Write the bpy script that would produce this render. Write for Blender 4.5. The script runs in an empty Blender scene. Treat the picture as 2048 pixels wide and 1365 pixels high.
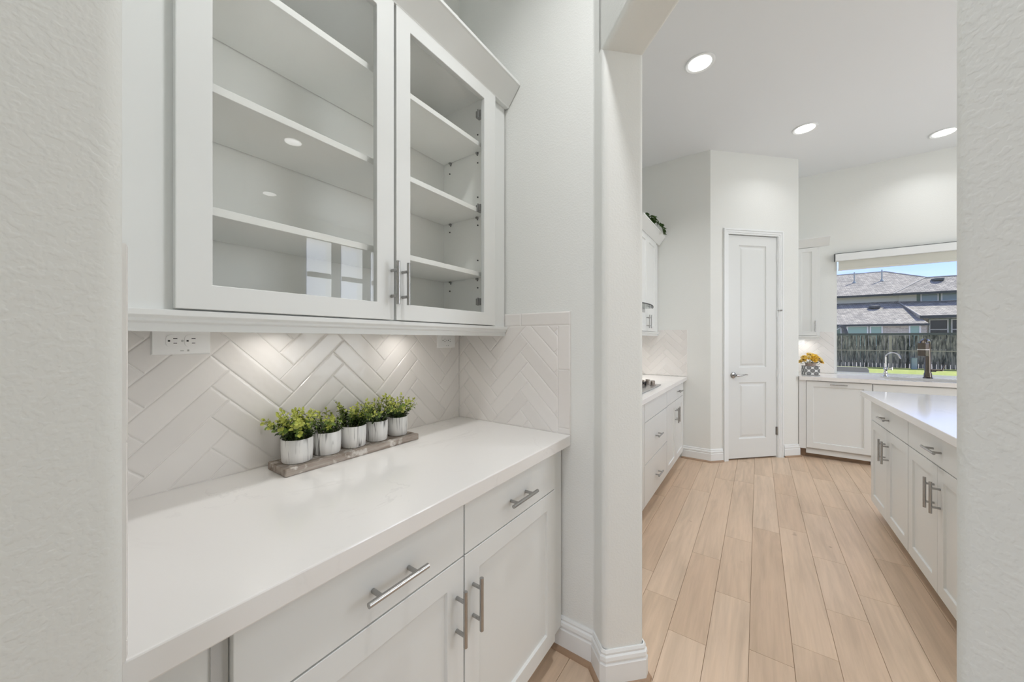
import bpy, bmesh, math, random
from mathutils import Vector, Matrix
PI = math.pi
R = math.radians
random.seed(7)
scn = bpy.context.scene
col = scn.collection

# ------------------------------------------------------------------ camera, world, sun, exposure
cam_d = bpy.data.cameras.new('camera')
cam = bpy.data.objects.new('camera', cam_d); col.objects.link(cam)
cam_d.sensor_fit = 'HORIZONTAL'; cam_d.sensor_width = 36.0
cam_d.lens = 707.0 / 2048.0 * 36.0
cam_d.shift_y = -2.5 / 2048.0
cam_d.clip_start = 0.02; cam_d.clip_end = 300
cam.location = (0, 0, 1.314)
cam.rotation_euler = (R(90), 0, R(34.85))
scn.camera = cam

SUN_DIR = Vector((0.45, 0.42, 0.79)).normalized()
world = bpy.data.worlds.new('world'); scn.world = world
world.use_nodes = True
wn = world.node_tree.nodes; wl = world.node_tree.links
wn.clear()
wo = wn.new('ShaderNodeOutputWorld'); wb = wn.new('ShaderNodeBackground')
sky = wn.new('ShaderNodeTexSky')
sky.sky_type = 'NISHITA'; sky.sun_disc = False
sky.sun_elevation = math.asin(SUN_DIR.z); sky.sun_rotation = math.atan2(SUN_DIR.x, SUN_DIR.y)
sky.air_density = 1.0; sky.dust_density = 0.4; sky.ozone_density = 3.0
# thin clouds over the sky
tcw = wn.new('ShaderNodeTexCoord'); mpw = wn.new('ShaderNodeMapping'); mpw.inputs['Scale'].default_value = (3, 3, 9)
nzw = wn.new('ShaderNodeTexNoise'); nzw.inputs['Scale'].default_value = 1.4; nzw.inputs['Detail'].default_value = 6
rpw = wn.new('ShaderNodeValToRGB'); rpw.color_ramp.elements[0].position = 0.48; rpw.color_ramp.elements[1].position = 0.72
mxw = wn.new('ShaderNodeMix'); mxw.data_type = 'RGBA'
mxw.inputs['B'].default_value = (6.2, 6.6, 7.2, 1)
tnw = wn.new('ShaderNodeMix'); tnw.data_type = 'RGBA'; tnw.blend_type = 'MULTIPLY'; tnw.inputs['Factor'].default_value = 1.0; tnw.inputs['B'].default_value = (0.90, 0.88, 1.32, 1)
wl.new(tcw.outputs['Generated'], mpw.inputs['Vector']); wl.new(mpw.outputs['Vector'], nzw.inputs['Vector'])
wl.new(nzw.outputs['Fac'], rpw.inputs['Fac']); wl.new(rpw.outputs['Color'], mxw.inputs['Factor'])
wl.new(sky.outputs['Color'], tnw.inputs['A']); wl.new(tnw.outputs['Result'], mxw.inputs['A']); wl.new(mxw.outputs['Result'], wb.inputs['Color'])
wl.new(wb.outputs['Background'], wo.inputs['Surface'])
wb.inputs['Strength'].default_value = 0.165

sd = bpy.data.lights.new('sun', 'SUN'); sd.energy = 6.5; sd.angle = R(0.6); sd.color = (1, 0.95, 0.87)
so = bpy.data.objects.new('sun', sd); col.objects.link(so)
so.rotation_euler = SUN_DIR.to_track_quat('Z', 'Y').to_euler()

def area_light(name, loc, rot, sx, sy, power, color=(1, 1, 1), shape='RECTANGLE', spread=180):
    d = bpy.data.lights.new(name, 'AREA'); d.shape = shape; d.size = sx; d.size_y = sy
    d.energy = power; d.color = color; d.spread = R(spread)
    o = bpy.data.objects.new(name, d); col.objects.link(o); o.location = loc; o.rotation_euler = rot
    return o
# daylight through the windows that the photograph does not show (east breakfast windows); the dining lamp is an added fill
for (y0, y1) in ((2.85, 3.26), (3.44, 3.85), (4.03, 4.44)):
    area_light('east_window_daylight', (4.16, (y0 + y1) / 2, 1.85), (0, R(90), 0), 2.3, y1 - y0, 18, (0.93, 0.97, 1.0))
area_light('dining_fill_lamp', (0.0, -4.93, 1.75), (R(90), 0, 0), 3.4, 2.3, 62, (0.98, 0.99, 1.0))  # unseen fill lamp added behind the camera

scn.view_settings.view_transform = 'Standard'
scn.view_settings.look = 'None'
scn.view_settings.gamma = 1.0
scn.view_settings.use_curve_mapping = False
scn.view_settings.exposure = 0.0
try:
    scn.cycles.use_denoising = True
    scn.cycles.denoiser = 'OPENIMAGEDENOISE'
    scn.cycles.max_bounces = 10; scn.cycles.diffuse_bounces = 6; scn.cycles.glossy_bounces = 4
    scn.cycles.transparent_max_bounces = 16
    scn.cycles.sample_clamp_indirect = 6.0
    scn.cycles.caustics_reflective = False; scn.cycles.caustics_refractive = False
except Exception:
    pass

CEIL = 3.355

# ------------------------------------------------------------------ materials
def mat(name, color, rough=0.5, metal=0.0, coat=0.0, spec=0.5):
    m = bpy.data.materials.new(name); m.use_nodes = True
    b = m.node_tree.nodes['Principled BSDF']
    b.inputs['Base Color'].default_value = (*color, 1); b.inputs['Roughness'].default_value = rough
    b.inputs['Metallic'].default_value = metal; b.inputs['Coat Weight'].default_value = coat
    b.inputs['Specular IOR Level'].default_value = spec
    return m
def nodes(m): return m.node_tree.nodes, m.node_tree.links, m.node_tree.nodes['Principled BSDF']
def coords(m, scale=(1, 1, 1), random_offset=False, kind='Object'):
    n, l, b = nodes(m)
    tc = n.new('ShaderNodeTexCoord'); mp = n.new('ShaderNodeMapping'); mp.inputs['Scale'].default_value = scale
    if random_offset:
        oi = n.new('ShaderNodeObjectInfo'); ml = n.new('ShaderNodeMath'); ml.operation = 'MULTIPLY'; ml.inputs[1].default_value = 57.0
        l.new(oi.outputs['Random'], ml.inputs[0])
        ad = n.new('ShaderNodeVectorMath'); ad.operation = 'ADD'
        l.new(tc.outputs[kind], ad.inputs[0]); l.new(ml.outputs[0], ad.inputs[1]); l.new(ad.outputs[0], mp.inputs['Vector'])
    else:
        l.new(tc.outputs[kind], mp.inputs['Vector'])
    return mp.outputs['Vector']
def noise(m, vec, scale, detail=3, rough=0.5, dist=0.0):
    n, l, b = nodes(m)
    t = n.new('ShaderNodeTexNoise'); t.inputs['Scale'].default_value = scale; t.inputs['Detail'].default_value = detail
    t.inputs['Roughness'].default_value = rough; t.inputs['Distortion'].default_value = dist
    l.new(vec, t.inputs['Vector']); return t.outputs['Fac']
def ramp(m, fac, stops):
    n, l, b = nodes(m)
    r = n.new('ShaderNodeValToRGB'); e = r.color_ramp.elements
    while len(e) < len(stops): e.new(0.5)
    for k, (p, c) in enumerate(stops):
        e[k].position = p; e[k].color = (*c, 1) if len(c) == 3 else c
    l.new(fac, r.inputs['Fac']); return r.outputs['Color']
def mix(m, a, b_, fac, mode='MIX'):
    n, l, b = nodes(m)
    x = n.new('ShaderNodeMix'); x.data_type = 'RGBA'; x.blend_type = mode
    for s, v in (('A', a), ('B', b_)):
        if isinstance(v, tuple): x.inputs[s].default_value = (*v, 1)
        else: l.new(v, x.inputs[s])
    if isinstance(fac, float): x.inputs['Factor'].default_value = fac
    else: l.new(fac, x.inputs['Factor'])
    return x.outputs['Result']
def base(m, c): m.node_tree.links.new(c, nodes(m)[2].inputs['Base Color'])
def bump(m, h, strength=0.2, dist=0.002):
    n, l, b = nodes(m)
    u = n.new('ShaderNodeBump'); u.inputs['Strength'].default_value = strength; u.inputs['Distance'].default_value = dist
    l.new(h, u.inputs['Height']); l.new(u.outputs['Normal'], b.inputs['Normal'])

M = {}
def wall_mat(name, c):
    m = mat(name, c, 0.75, spec=0.25)
    v = coords(m, (1, 1, 1.0))
    a = noise(m, v, 130, 1.5, 0.45, 0.0)
    r = ramp(m, a, [(0.45, (0, 0, 0)), (0.60, (0.7, 0.7, 0.7)), (0.75, (1, 1, 1))])
    bump(m, r, 0.30, 0.0009)
    return m
M['wall'] = wall_mat('wall_paint', (0.785, 0.797, 0.772))
M['ceiling'] = mat('ceiling_paint', (0.80, 0.82, 0.835), 0.9, spec=0.1)
M['cab'] = mat('cabinet_white', (0.770, 0.785, 0.774), 0.38, spec=0.4)
M['cab_in'] = mat('cabinet_interior', (0.90, 0.90, 0.875), 0.5, spec=0.3)
M['gap'] = mat('cabinet_gap_shade', (0.55, 0.55, 0.54), 0.6)  # cabinet white darkened to paint the shade in recesses between fronts
M['trim'] = mat('trim_white', (0.81, 0.83, 0.83), 0.35, spec=0.4)
M['door'] = mat('door_white', (0.735, 0.752, 0.742), 0.4, spec=0.4)
def quartz():
    m = mat('white_quartz', (0.84, 0.825, 0.805), 0.10, spec=0.5)
    v = coords(m)
    w = noise(m, v, 2.2, 6, 0.6, 1.2)
    vein = ramp(m, w, [(0.485, (0, 0, 0)), (0.5, (1, 1, 1)), (0.515, (0, 0, 0))])
    gate = ramp(m, noise(m, v, 3.1, 2), [(0.5, (0, 0, 0)), (0.7, (0.5, 0.5, 0.5))])
    f = mix(m, vein, gate, 1.0, 'MULTIPLY')
    base(m, mix(m, (0.84, 0.825, 0.805), (0.66, 0.645, 0.635), f))
    return m
M['quartz'] = quartz()
def tile():
    m = mat('glazed_tile', (0.79, 0.765, 0.735), 0.18, spec=0.5)
    v = coords(m, (1, 1, 1), True)
    bump(m, noise(m, v, 16, 2), 0.5, 0.004)
    n, l, b = nodes(m)
    oi = n.new('ShaderNodeObjectInfo')
    base(m, ramp(m, oi.outputs['Random'], [(0.0, (0.765, 0.74, 0.712)), (1.0, (0.81, 0.785, 0.757))]))
    return m
M['tile'] = tile()
M['grout'] = mat('grout', (0.80, 0.785, 0.76), 0.9, spec=0.1)
def floor_mat():
    m = mat('oak_plank', (0.5, 0.37, 0.26), 0.42, spec=0.4)
    n, l, b = nodes(m)
    v = coords(m, (1, 1, 1), True)
    vs = coords(m, (9, 0.9, 1), True)
    vf = coords(m, (60, 3, 1), True)
    oi = n.new('ShaderNodeObjectInfo')
    per = ramp(m, oi.outputs['Random'], [(0.0, (0.640, 0.475, 0.345)), (0.3, (0.680, 0.515, 0.380)), (0.6, (0.70, 0.535, 0.398)), (1.0, (0.72, 0.560, 0.425))])
    cloud = ramp(m, noise(m, vs, 1.6, 4, 0.55, 0.8), [(0.33, (0.86, 0.86, 0.85)), (0.55, (1, 1, 1)), (0.75, (1.06, 1.05, 1.04))])
    c1 = mix(m, per, cloud, 1.0, 'MULTIPLY')
    grain = ramp(m, noise(m, vf, 1.0, 4, 0.6, 0.4), [(0.35, (0.90, 0.89, 0.87)), (0.6, (1, 1, 1))])
    c2 = mix(m, c1, grain, 0.8, 'MULTIPLY')
    knots = ramp(m, noise(m, v, 11.0, 1, 0.3), [(0.785, (1, 1, 1)), (0.83, (0.55, 0.47, 0.40))])
    c3 = mix(m, c2, knots, 1.0, 'MULTIPLY')
    base(m, c3)
    return m
M['floor'] = floor_mat()
M['subfloor'] = mat('subfloor', (0.34, 0.24, 0.165), 0.8)
M['shoe'] = mat('shoe_wood', (0.36, 0.24, 0.155), 0.5)
M['nickel'] = mat('brushed_nickel', (0.43, 0.425, 0.415), 0.25, 1.0)
M['chrome'] = mat('chrome', (0.62, 0.61, 0.60), 0.12, 1.0)
M['gun'] = mat('dark_polished_steel', (0.13, 0.112, 0.098), 0.15, 1.0)
M['hinge'] = mat('dull_nickel', (0.26, 0.255, 0.25), 0.4, 1.0)
M['steel'] = mat('stainless', (0.6, 0.6, 0.6), 0.3, 1.0)
M['knob'] = mat('knob_bronze', (0.40, 0.35, 0.31), 0.32, 0.6)
M['black'] = mat('black', (0.012, 0.012, 0.012), 0.5)
M['iron'] = mat('cast_iron', (0.03, 0.03, 0.03), 0.6)
M['plastic'] = mat('white_plastic', (0.90, 0.90, 0.89), 0.3)
M['print'] = mat('grey_print', (0.45, 0.45, 0.44), 0.6)
def emit(name, c, s):
    m = bpy.data.materials.new(name); m.use_nodes = True
    n = m.node_tree.nodes; l = m.node_tree.links; n.clear()
    o = n.new('ShaderNodeOutputMaterial'); e = n.new('ShaderNodeEmission'); e.inputs['Color'].default_value = (*c, 1); e.inputs['Strength'].default_value = s
    l.new(e.outputs[0], o.inputs[0]); return m
M['lens'] = emit('lamp_lens', (1, 0.99, 0.97), 6.0)
def glass(name, tint=(1, 1, 1), ior=1.5):
    m = bpy.data.materials.new(name); m.use_nodes = True
    n = m.node_tree.nodes; l = m.node_tree.links; n.clear()
    o = n.new('ShaderNodeOutputMaterial'); t = n.new('ShaderNodeBsdfTransparent'); g = n.new('ShaderNodeBsdfGlossy')
    t.inputs['Color'].default_value = (*tint, 1); g.inputs['Roughness'].default_value = 0.0
    lw = n.new('ShaderNodeLayerWeight'); lw.inputs['Blend'].default_value = 0.5
    pw_ = n.new('ShaderNodeMath'); pw_.operation = 'POWER'; pw_.inputs[1].default_value = 5.0
    ma = n.new('ShaderNodeMath'); ma.operation = 'MULTIPLY_ADD'; ma.inputs[1].default_value = 0.9; ma.inputs[2].default_value = 0.028
    x = n.new('ShaderNodeMixShader')
    l.new(lw.outputs['Facing'], pw_.inputs[0]); l.new(pw_.outputs[0], ma.inputs[0])
    l.new(ma.outputs[0], x.inputs[0]); l.new(t.outputs[0], x.inputs[1]); l.new(g.outputs[0], x.inputs[2]); l.new(x.outputs[0], o.inputs[0])
    return m
M['glass'] = glass('clear_glass', (0.995, 1.0, 0.998))
M['hood_glass'] = glass('hood_glass', (0.8, 0.83, 0.82))
def greywood():
    m = mat('weathered_wood', (0.36, 0.31, 0.27), 0.75, spec=0.2)
    v = coords(m, (40, 4, 40))
    w = noise(m, v, 1.0, 5, 0.65, 0.6)
    c = ramp(m, w, [(0.3, (0.185, 0.145, 0.115)), (0.5, (0.335, 0.285, 0.245)), (0.7, (0.47, 0.42, 0.375))])
    v2 = coords(m, (1, 1, 1))
    wash = ramp(m, noise(m, v2, 26, 4, 0.6), [(0.56, (0, 0, 0)), (0.66, (0.8, 0.8, 0.8))])
    base(m, mix(m, c, (0.70, 0.67, 0.63), wash)); bump(m, w, 0.4, 0.002)
    return m
M['greywood'] = greywood()
def marble():
    m = mat('marbled_ceramic', (0.84, 0.83, 0.81), 0.3)
    v = coords(m, (1, 1, 0.045), True); v2 = coords(m, (1, 1, 0.35), True)
    d = noise(m, v, 66, 2, 0.5, 0.15)
    line = ramp(m, d, [(0.455, (0, 0, 0)), (0.495, (0.95, 0.95, 0.95)), (0.535, (0, 0, 0))])
    gate = ramp(m, noise(m, v2, 30, 2), [(0.47, (0, 0, 0)), (0.60, (1, 1, 1))])
    f = mix(m, line, gate, 1.0, 'MULTIPLY')
    soft = ramp(m, noise(m, v, 40, 2), [(0.35, (0.74, 0.735, 0.72)), (0.6, (0.86, 0.85, 0.83))])
    base(m, mix(m, soft, (0.09, 0.085, 0.08), f))
    return m
M['marble'] = marble()
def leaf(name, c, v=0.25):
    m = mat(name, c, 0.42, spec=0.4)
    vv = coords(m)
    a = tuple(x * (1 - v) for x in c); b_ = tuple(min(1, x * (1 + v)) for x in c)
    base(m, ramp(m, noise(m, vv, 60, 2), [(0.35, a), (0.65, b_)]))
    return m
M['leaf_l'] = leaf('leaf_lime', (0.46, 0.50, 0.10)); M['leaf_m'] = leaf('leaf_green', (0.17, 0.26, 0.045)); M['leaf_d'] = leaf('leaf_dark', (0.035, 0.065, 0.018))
M['ivy'] = leaf('ivy_green', (0.045, 0.10, 0.02), 0.45)
M['stem'] = mat('stem_green', (0.13, 0.17, 0.05), 0.6)
M['soil'] = mat('soil', (0.02, 0.016, 0.012), 0.95)
M['petal'] = leaf('petal_yellow', (0.88, 0.50, 0.05), 0.3)
M['petal_p'] = leaf('petal_pale', (0.85, 0.66, 0.25), 0.2)
M['heart'] = mat('flower_heart', (0.16, 0.06, 0.02), 0.8)
M['clay'] = mat('pale_clay', (0.50, 0.40, 0.36), 0.7)
def medallion():
    m = mat('grey_medallion', (0.8, 0.8, 0.78), 0.35)
    n, l, b = nodes(m)
    v = coords(m, (1, 1, 1))
    sp = n.new('ShaderNodeSeparateXYZ'); l.new(v, sp.inputs[0])
    def mth(op, a, b_=None):
        k = n.new('ShaderNodeMath'); k.operation = op
        for i, q in enumerate((a, b_)):
            if q is None: continue
            if isinstance(q, (int, float)): k.inputs[i].default_value = q
            else: l.new(q, k.inputs[i])
        return k.outputs[0]
    s = 0.068
    def grid(off):
        h = mth('ADD', sp.outputs['X'], sp.outputs['Y'])
        fx = mth('SUBTRACT', mth('FRACT', mth('ADD', mth('DIVIDE', h, s), off + 0.5 + 10)), 0.5)
        fz = mth('SUBTRACT', mth('FRACT', mth('ADD', mth('DIVIDE', mth('SUBTRACT', sp.outputs['Z'], 0.052), s), off + 0.5 + 10)), 0.5)
        return mth('SQRT', mth('ADD', mth('MULTIPLY', fx, fx), mth('MULTIPLY', fz, fz)))
    d = mth('MINIMUM', grid(0.0), grid(0.5))
    c = ramp(m, d, [(0.0, (0.22, 0.22, 0.22)), (0.10, (0.30, 0.30, 0.30)), (0.15, (0.10, 0.10, 0.10)), (0.22, (0.26, 0.26, 0.26)), (0.325, (0.13, 0.13, 0.13)), (0.345, (0.82, 0.82, 0.80))])
    base(m, c); return m
M['medal'] = medallion()
M['blind'] = mat('roller_fabric', (0.66, 0.66, 0.60), 0.9, spec=0.1)
M['grass'] = mat('lawn_grass', (0.24, 0.36, 0.07), 0.9, spec=0.1)
base(M['grass'], ramp(M['grass'], noise(M['grass'], coords(M['grass']), 3.0, 5, 0.7), [(0.3, (0.24, 0.31, 0.09)), (0.7, (0.40, 0.44, 0.16))]))
M['concrete'] = mat('concrete', (0.52, 0.51, 0.49), 0.9)
def picket():
    m = mat('weathered_picket', (0.2, 0.18, 0.15), 0.9, spec=0.1)
    v = coords(m, (9, 9, 1.3), True)
    a = noise(m, v, 1.6, 5, 0.6, 0.6)
    base(m, ramp(m, a, [(0.34, (0.028, 0.030, 0.028)), (0.46, (0.135, 0.13, 0.115)), (0.56, (0.28, 0.255, 0.215)), (0.70, (0.50, 0.44, 0.36))]))
    return m
M['picket'] = picket()
M['rail'] = mat('fence_rail', (0.45, 0.39, 0.30), 0.9)
M['cap'] = mat('fence_cap', (0.10, 0.11, 0.105), 0.9)
def shingle():
    m = mat('roof_shingles', (0.36, 0.33, 0.30), 0.95, spec=0.1)
    n, l, b = nodes(m)
    v = coords(m, (1, 1, 1))
    br = n.new('ShaderNodeTexBrick'); br.inputs['Scale'].default_value = 1.0
    br.inputs['Brick Width'].default_value = 0.24; br.inputs['Row Height'].default_value = 0.125; br.inputs['Mortar Size'].default_value = 0.018; br.offset = 0.37
    br.inputs['Color1'].default_value = (0.55, 0.535, 0.47, 1); br.inputs['Color2'].default_value = (0.32, 0.315, 0.28, 1); br.inputs['Mortar'].default_value = (0.25, 0.24, 0.23, 1)
    l.new(v, br.inputs['Vector'])
    base(m, mix(m, br.outputs['Color'], ramp(m, noise(m, v, 2.5, 4), [(0.3, (0.8, 0.8, 0.8)), (0.7, (1.15, 1.12, 1.08))]), 1.0, 'MULTIPLY'))
    return m
M['shingle'] = shingle()
M['ridge'] = mat('ridge_shingle', (0.50, 0.48, 0.43), 0.9)
M['fascia'] = mat('dark_fascia', (0.055, 0.065, 0.065), 0.7)
M['stucco'] = mat('cream_siding', (0.80, 0.79, 0.68), 0.9)
M['siding'] = mat('sage_siding', (0.20, 0.27, 0.22), 0.9)
def brickm():
    m = mat('pale_brick', (0.45, 0.4, 0.33), 0.95, spec=0.1)
    n, l, b = nodes(m)
    v = coords(m, (1, 1, 1))
    sp = n.new('ShaderNodeSeparateXYZ'); cb = n.new('ShaderNodeCombineXYZ'); l.new(v, sp.inputs[0]); l.new(sp.outputs['X'], cb.inputs['X']); l.new(sp.outputs['Z'], cb.inputs['Y'])
    br = n.new('ShaderNodeTexBrick'); br.inputs['Scale'].default_value = 1.0; br.inputs['Brick Width'].default_value = 0.3; br.inputs['Row Height'].default_value = 0.1; br.inputs['Mortar Size'].default_value = 0.014
    br.inputs['Color1'].default_value = (0.55, 0.50, 0.41, 1); br.inputs['Color2'].default_value = (0.35, 0.31, 0.26, 1); br.inputs['Mortar'].default_value = (0.6, 0.57, 0.5, 1)
    l.new(cb.outputs[0], br.inputs['Vector']); base(m, br.outputs['Color'])
    return m
M['brick'] = brickm()
M['pane_green'] = mat('blind_behind_pane', (0.30, 0.46, 0.38), 0.15)
M['pane_dark'] = mat('dark_pane', (0.03, 0.045, 0.045), 0.08)
M['pane_blue'] = mat('pale_pane', (0.30, 0.38, 0.38), 0.12)
M['wframe'] = mat('window_frame_white', (0.78, 0.79, 0.76), 0.5)
M['wicker'] = mat('grey_wicker', (0.24, 0.245, 0.24), 0.8)
M['boxgrey'] = mat('utility_grey', (0.42, 0.47, 0.45), 0.6)
M['darkgrey'] = mat('dark_grey_metal', (0.10, 0.11, 0.115), 0.6)

# ------------------------------------------------------------------ mesh helpers
class MB:
    def __init__(s): s.v = []; s.f = []; s.m = []
    def add(s, vs, fs, mi=0):
        o = len(s.v); s.v += [tuple(v) for v in vs]
        for f in fs: s.f.append(tuple(o + i for i in f)); s.m.append(mi)
    def box(s, x0, y0, z0, x1, y1, z1, mi=0):
        x0, x1 = sorted((x0, x1)); y0, y1 = sorted((y0, y1)); z0, z1 = sorted((z0, z1))
        s.add([(x0, y0, z0), (x1, y0, z0), (x1, y1, z0), (x0, y1, z0), (x0, y0, z1), (x1, y0, z1), (x1, y1, z1), (x0, y1, z1)],
              [(0, 3, 2, 1), (4, 5, 6, 7), (0, 1, 5, 4), (1, 2, 6, 5), (2, 3, 7, 6), (3, 0, 4, 7)], mi)
    def prism(s, poly, z0, z1, mi=0):
        n = len(poly)
        s.add([(x, y, z0) for x, y in poly] + [(x, y, z1) for x, y in poly],
              [tuple(range(n - 1, -1, -1)), tuple(range(n, 2 * n))] + [(i, (i + 1) % n, n + (i + 1) % n, n + i) for i in range(n)], mi)
    def tube(s, pts, r, n=10, cap=True, mi=0):
        pts = [Vector(p) for p in pts]; rs = r if isinstance(r, (list, tuple)) else [r] * len(pts)
        rings = []; ref = None
        for i, p in enumerate(pts):
            t = (pts[min(i + 1, len(pts) - 1)] - pts[max(i - 1, 0)]).normalized()
            if ref is None:
                ref = Vector((0, 0, 1)) if abs(t.z) < 0.9 else Vector((1, 0, 0))
            u = t.cross(ref); u.normalize(); w = u.cross(t); w.normalize(); ref = w
            rings.append([p + (u * math.cos(2 * PI * k / n) + w * math.sin(2 * PI * k / n)) * rs[i] for k in range(n)])
        vs = [v for rg in rings for v in rg]; fs = []
        for i in range(len(pts) - 1):
            for k in range(n):
                a = i * n + k; b = i * n + (k + 1) % n
                fs.append((a, b, b + n, a + n))
        if cap: fs += [tuple(range(n)), tuple(range((len(pts) - 1) * n + n - 1, (len(pts) - 1) * n - 1, -1))]
        s.add(vs, fs, mi)
    def lathe(s, prof, c=(0, 0, 0), n=28, mi=0):
        vs = []; fs = []
        for r, z in prof:
            for k in range(n): vs.append((c[0] + r * math.cos(2 * PI * k / n), c[1] + r * math.sin(2 * PI * k / n), c[2] + z))
        for i in range(len(prof) - 1):
            for k in range(n):
                a = i * n + k; b = i * n + (k + 1) % n; fs.append((a, b, b + n, a + n))
        if prof[0][0] > 1e-6: fs.append(tuple(range(n - 1, -1, -1)))
        if prof[-1][0] > 1e-6: fs.append(tuple(range((len(prof) - 1) * n, len(prof) * n)))
        s.add(vs, fs, mi)
    def slab(s, poly, t, mi=0):
        p = [Vector(q) for q in poly]; nrm = (p[1] - p[0]).cross(p[2] - p[0]).normalized()
        if nrm.z < 0: p.reverse(); nrm = -nrm
        n = len(p); q = [a - nrm * t for a in p]
        s.add(p + q, [tuple(range(n)), tuple(range(2 * n - 1, n - 1, -1))] + [((i + 1) % n, i, n + i, n + (i + 1) % n) for i in range(n)], mi)
    def mesh(s, name, mats, fix=True):
        me = bpy.data.meshes.new(name); me.from_pydata(s.v, [], s.f); me.update()
        for m in (mats if isinstance(mats, (list, tuple)) else [mats]): me.materials.append(m)
        me.polygons.foreach_set('material_index', s.m)
        if fix:
            bm = bmesh.new(); bm.from_mesh(me); bmesh.ops.recalc_face_normals(bm, faces=bm.faces); bm.to_mesh(me); bm.free()
        return me
    def build(s, name, mats, parent=None, bevel=0.0, smooth=False, seg=2, fix=True, ang=35):
        me = s.mesh(name, mats, fix)
        o = bpy.data.objects.new(name, me); col.objects.link(o)
        if parent: o.parent = parent
        if smooth:
            me.polygons.foreach_set('use_smooth', [True] * len(me.polygons))
            try: me.set_sharp_from_angle(angle=R(ang))
            except Exception: pass
        if bevel:
            b = o.modifiers.new('bevel', 'BEVEL'); b.width = bevel; b.segments = seg; b.limit_method = 'ANGLE'; b.angle_limit = R(40)
            b.harden_normals = False
        return o
def tag(o, label=None, cat=None, group=None, kind=None):
    if label: o['label'] = label
    if cat: o['category'] = cat
    if group: o['group'] = group
    if kind: o['kind'] = kind
    return o
def thing(name, label, cat, loc=(0, 0, 0), rz=0.0, group=None):
    o = bpy.data.objects.new(name, None); col.objects.link(o); o.location = loc; o.rotation_euler = (0, 0, R(rz))
    o.empty_display_size = 0.1
    return tag(o, label, cat, group)
def struct(name, mb, m, parent=None, label=None, **k):
    o = mb.build(name, m, parent, **k)
    if parent is None: tag(o, label, None, None, 'structure')
    return o
def copy_tree(src, parent=None):
    c = src.copy(); col.objects.link(c)
    if parent: c.parent = parent
    for ch in list(src.children): copy_tree(ch, c)
    return c
def arc2(cx, cy, r, a0, a1, n=7):
    return [(cx + r * math.cos(R(a0 + (a1 - a0) * i / (n - 1))), cy + r * math.sin(R(a0 + (a1 - a0) * i / (n - 1)))) for i in range(n)]
def round_poly(poly, radii, n=7):
    """round the corners of an XY polygon; radii[i] is the radius at vertex i"""
    out = []; N = len(poly)
    for i in range(N):
        p = Vector(poly[i]); r = radii[i] if i < len(radii) else 0
        if not r: out.append(tuple(p)); continue
        a = (Vector(poly[i - 1]) - p).normalized(); b = (Vector(poly[(i + 1) % N]) - p).normalized()
        half = a.angle(b) / 2; d = r / math.tan(half); c = p + (a + b).normalized() * (r / math.sin(half))
        s = p + a * d; e = p + b * d
        for k in range(n):
            t = k / (n - 1)
            q = (s - c).lerp(e - c, t); q = q.normalized() * r
            out.append(tuple(c + q))
    return out
def sweep(mb, path, prof, sign=1, mi=0):
    """extrude profile [(offset,z)] along an XY path with mitred corners; offset is to the right of travel if sign=1"""
    P = [Vector((p[0], p[1])) for p in path]; rows = []
    for i, p in enumerate(P):
        ns = []
        if i > 0: t = (p - P[i - 1]).normalized(); ns.append(Vector((t.y, -t.x)))
        if i < len(P) - 1: t = (P[i + 1] - p).normalized(); ns.append(Vector((t.y, -t.x)))
        nrm = sum(ns, Vector((0, 0)))
        nrm = nrm / max(nrm.length_squared, 1e-9) * (2 if len(ns) == 2 else 1)
        if len(ns) == 1: nrm = ns[0]
        rows.append([(p.x + nrm.x * o * sign, p.y + nrm.y * o * sign, z) for o, z in prof])
    n = len(prof); vs = [v for r in rows for v in r]; fs = []
    for i in range(len(P) - 1):
        for k in range(n):
            a = i * n + k; b = i * n + (k + 1) % n; fs.append((a, b, b + n, a + n))
    fs += [tuple(range(n)), tuple(range(len(P) * n - 1, (len(P) - 1) * n - 1, -1))]
    mb.add(vs, fs, mi)

# ------------------------------------------------------------------ ROOM SHELL
NB = -1.285            # niche back wall / range wall
NR = 1.361             # niche right wall
NL = 0.080             # niche left wall
K1, K2 = 0.817, 1.055  # 45 degree wall: X+Y = K1 (front), K2 (kitchen side)
JL, JR = 1.778, 0.453  # jambs: Y-X
def KJ(k, j): return ((k - j) / 2, (k + j) / 2)
FAR = 5.735
EAST = 4.2
PL = (-0.42, 4.33); PR = (0.374, 5.124)   # pantry wall corners

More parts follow.
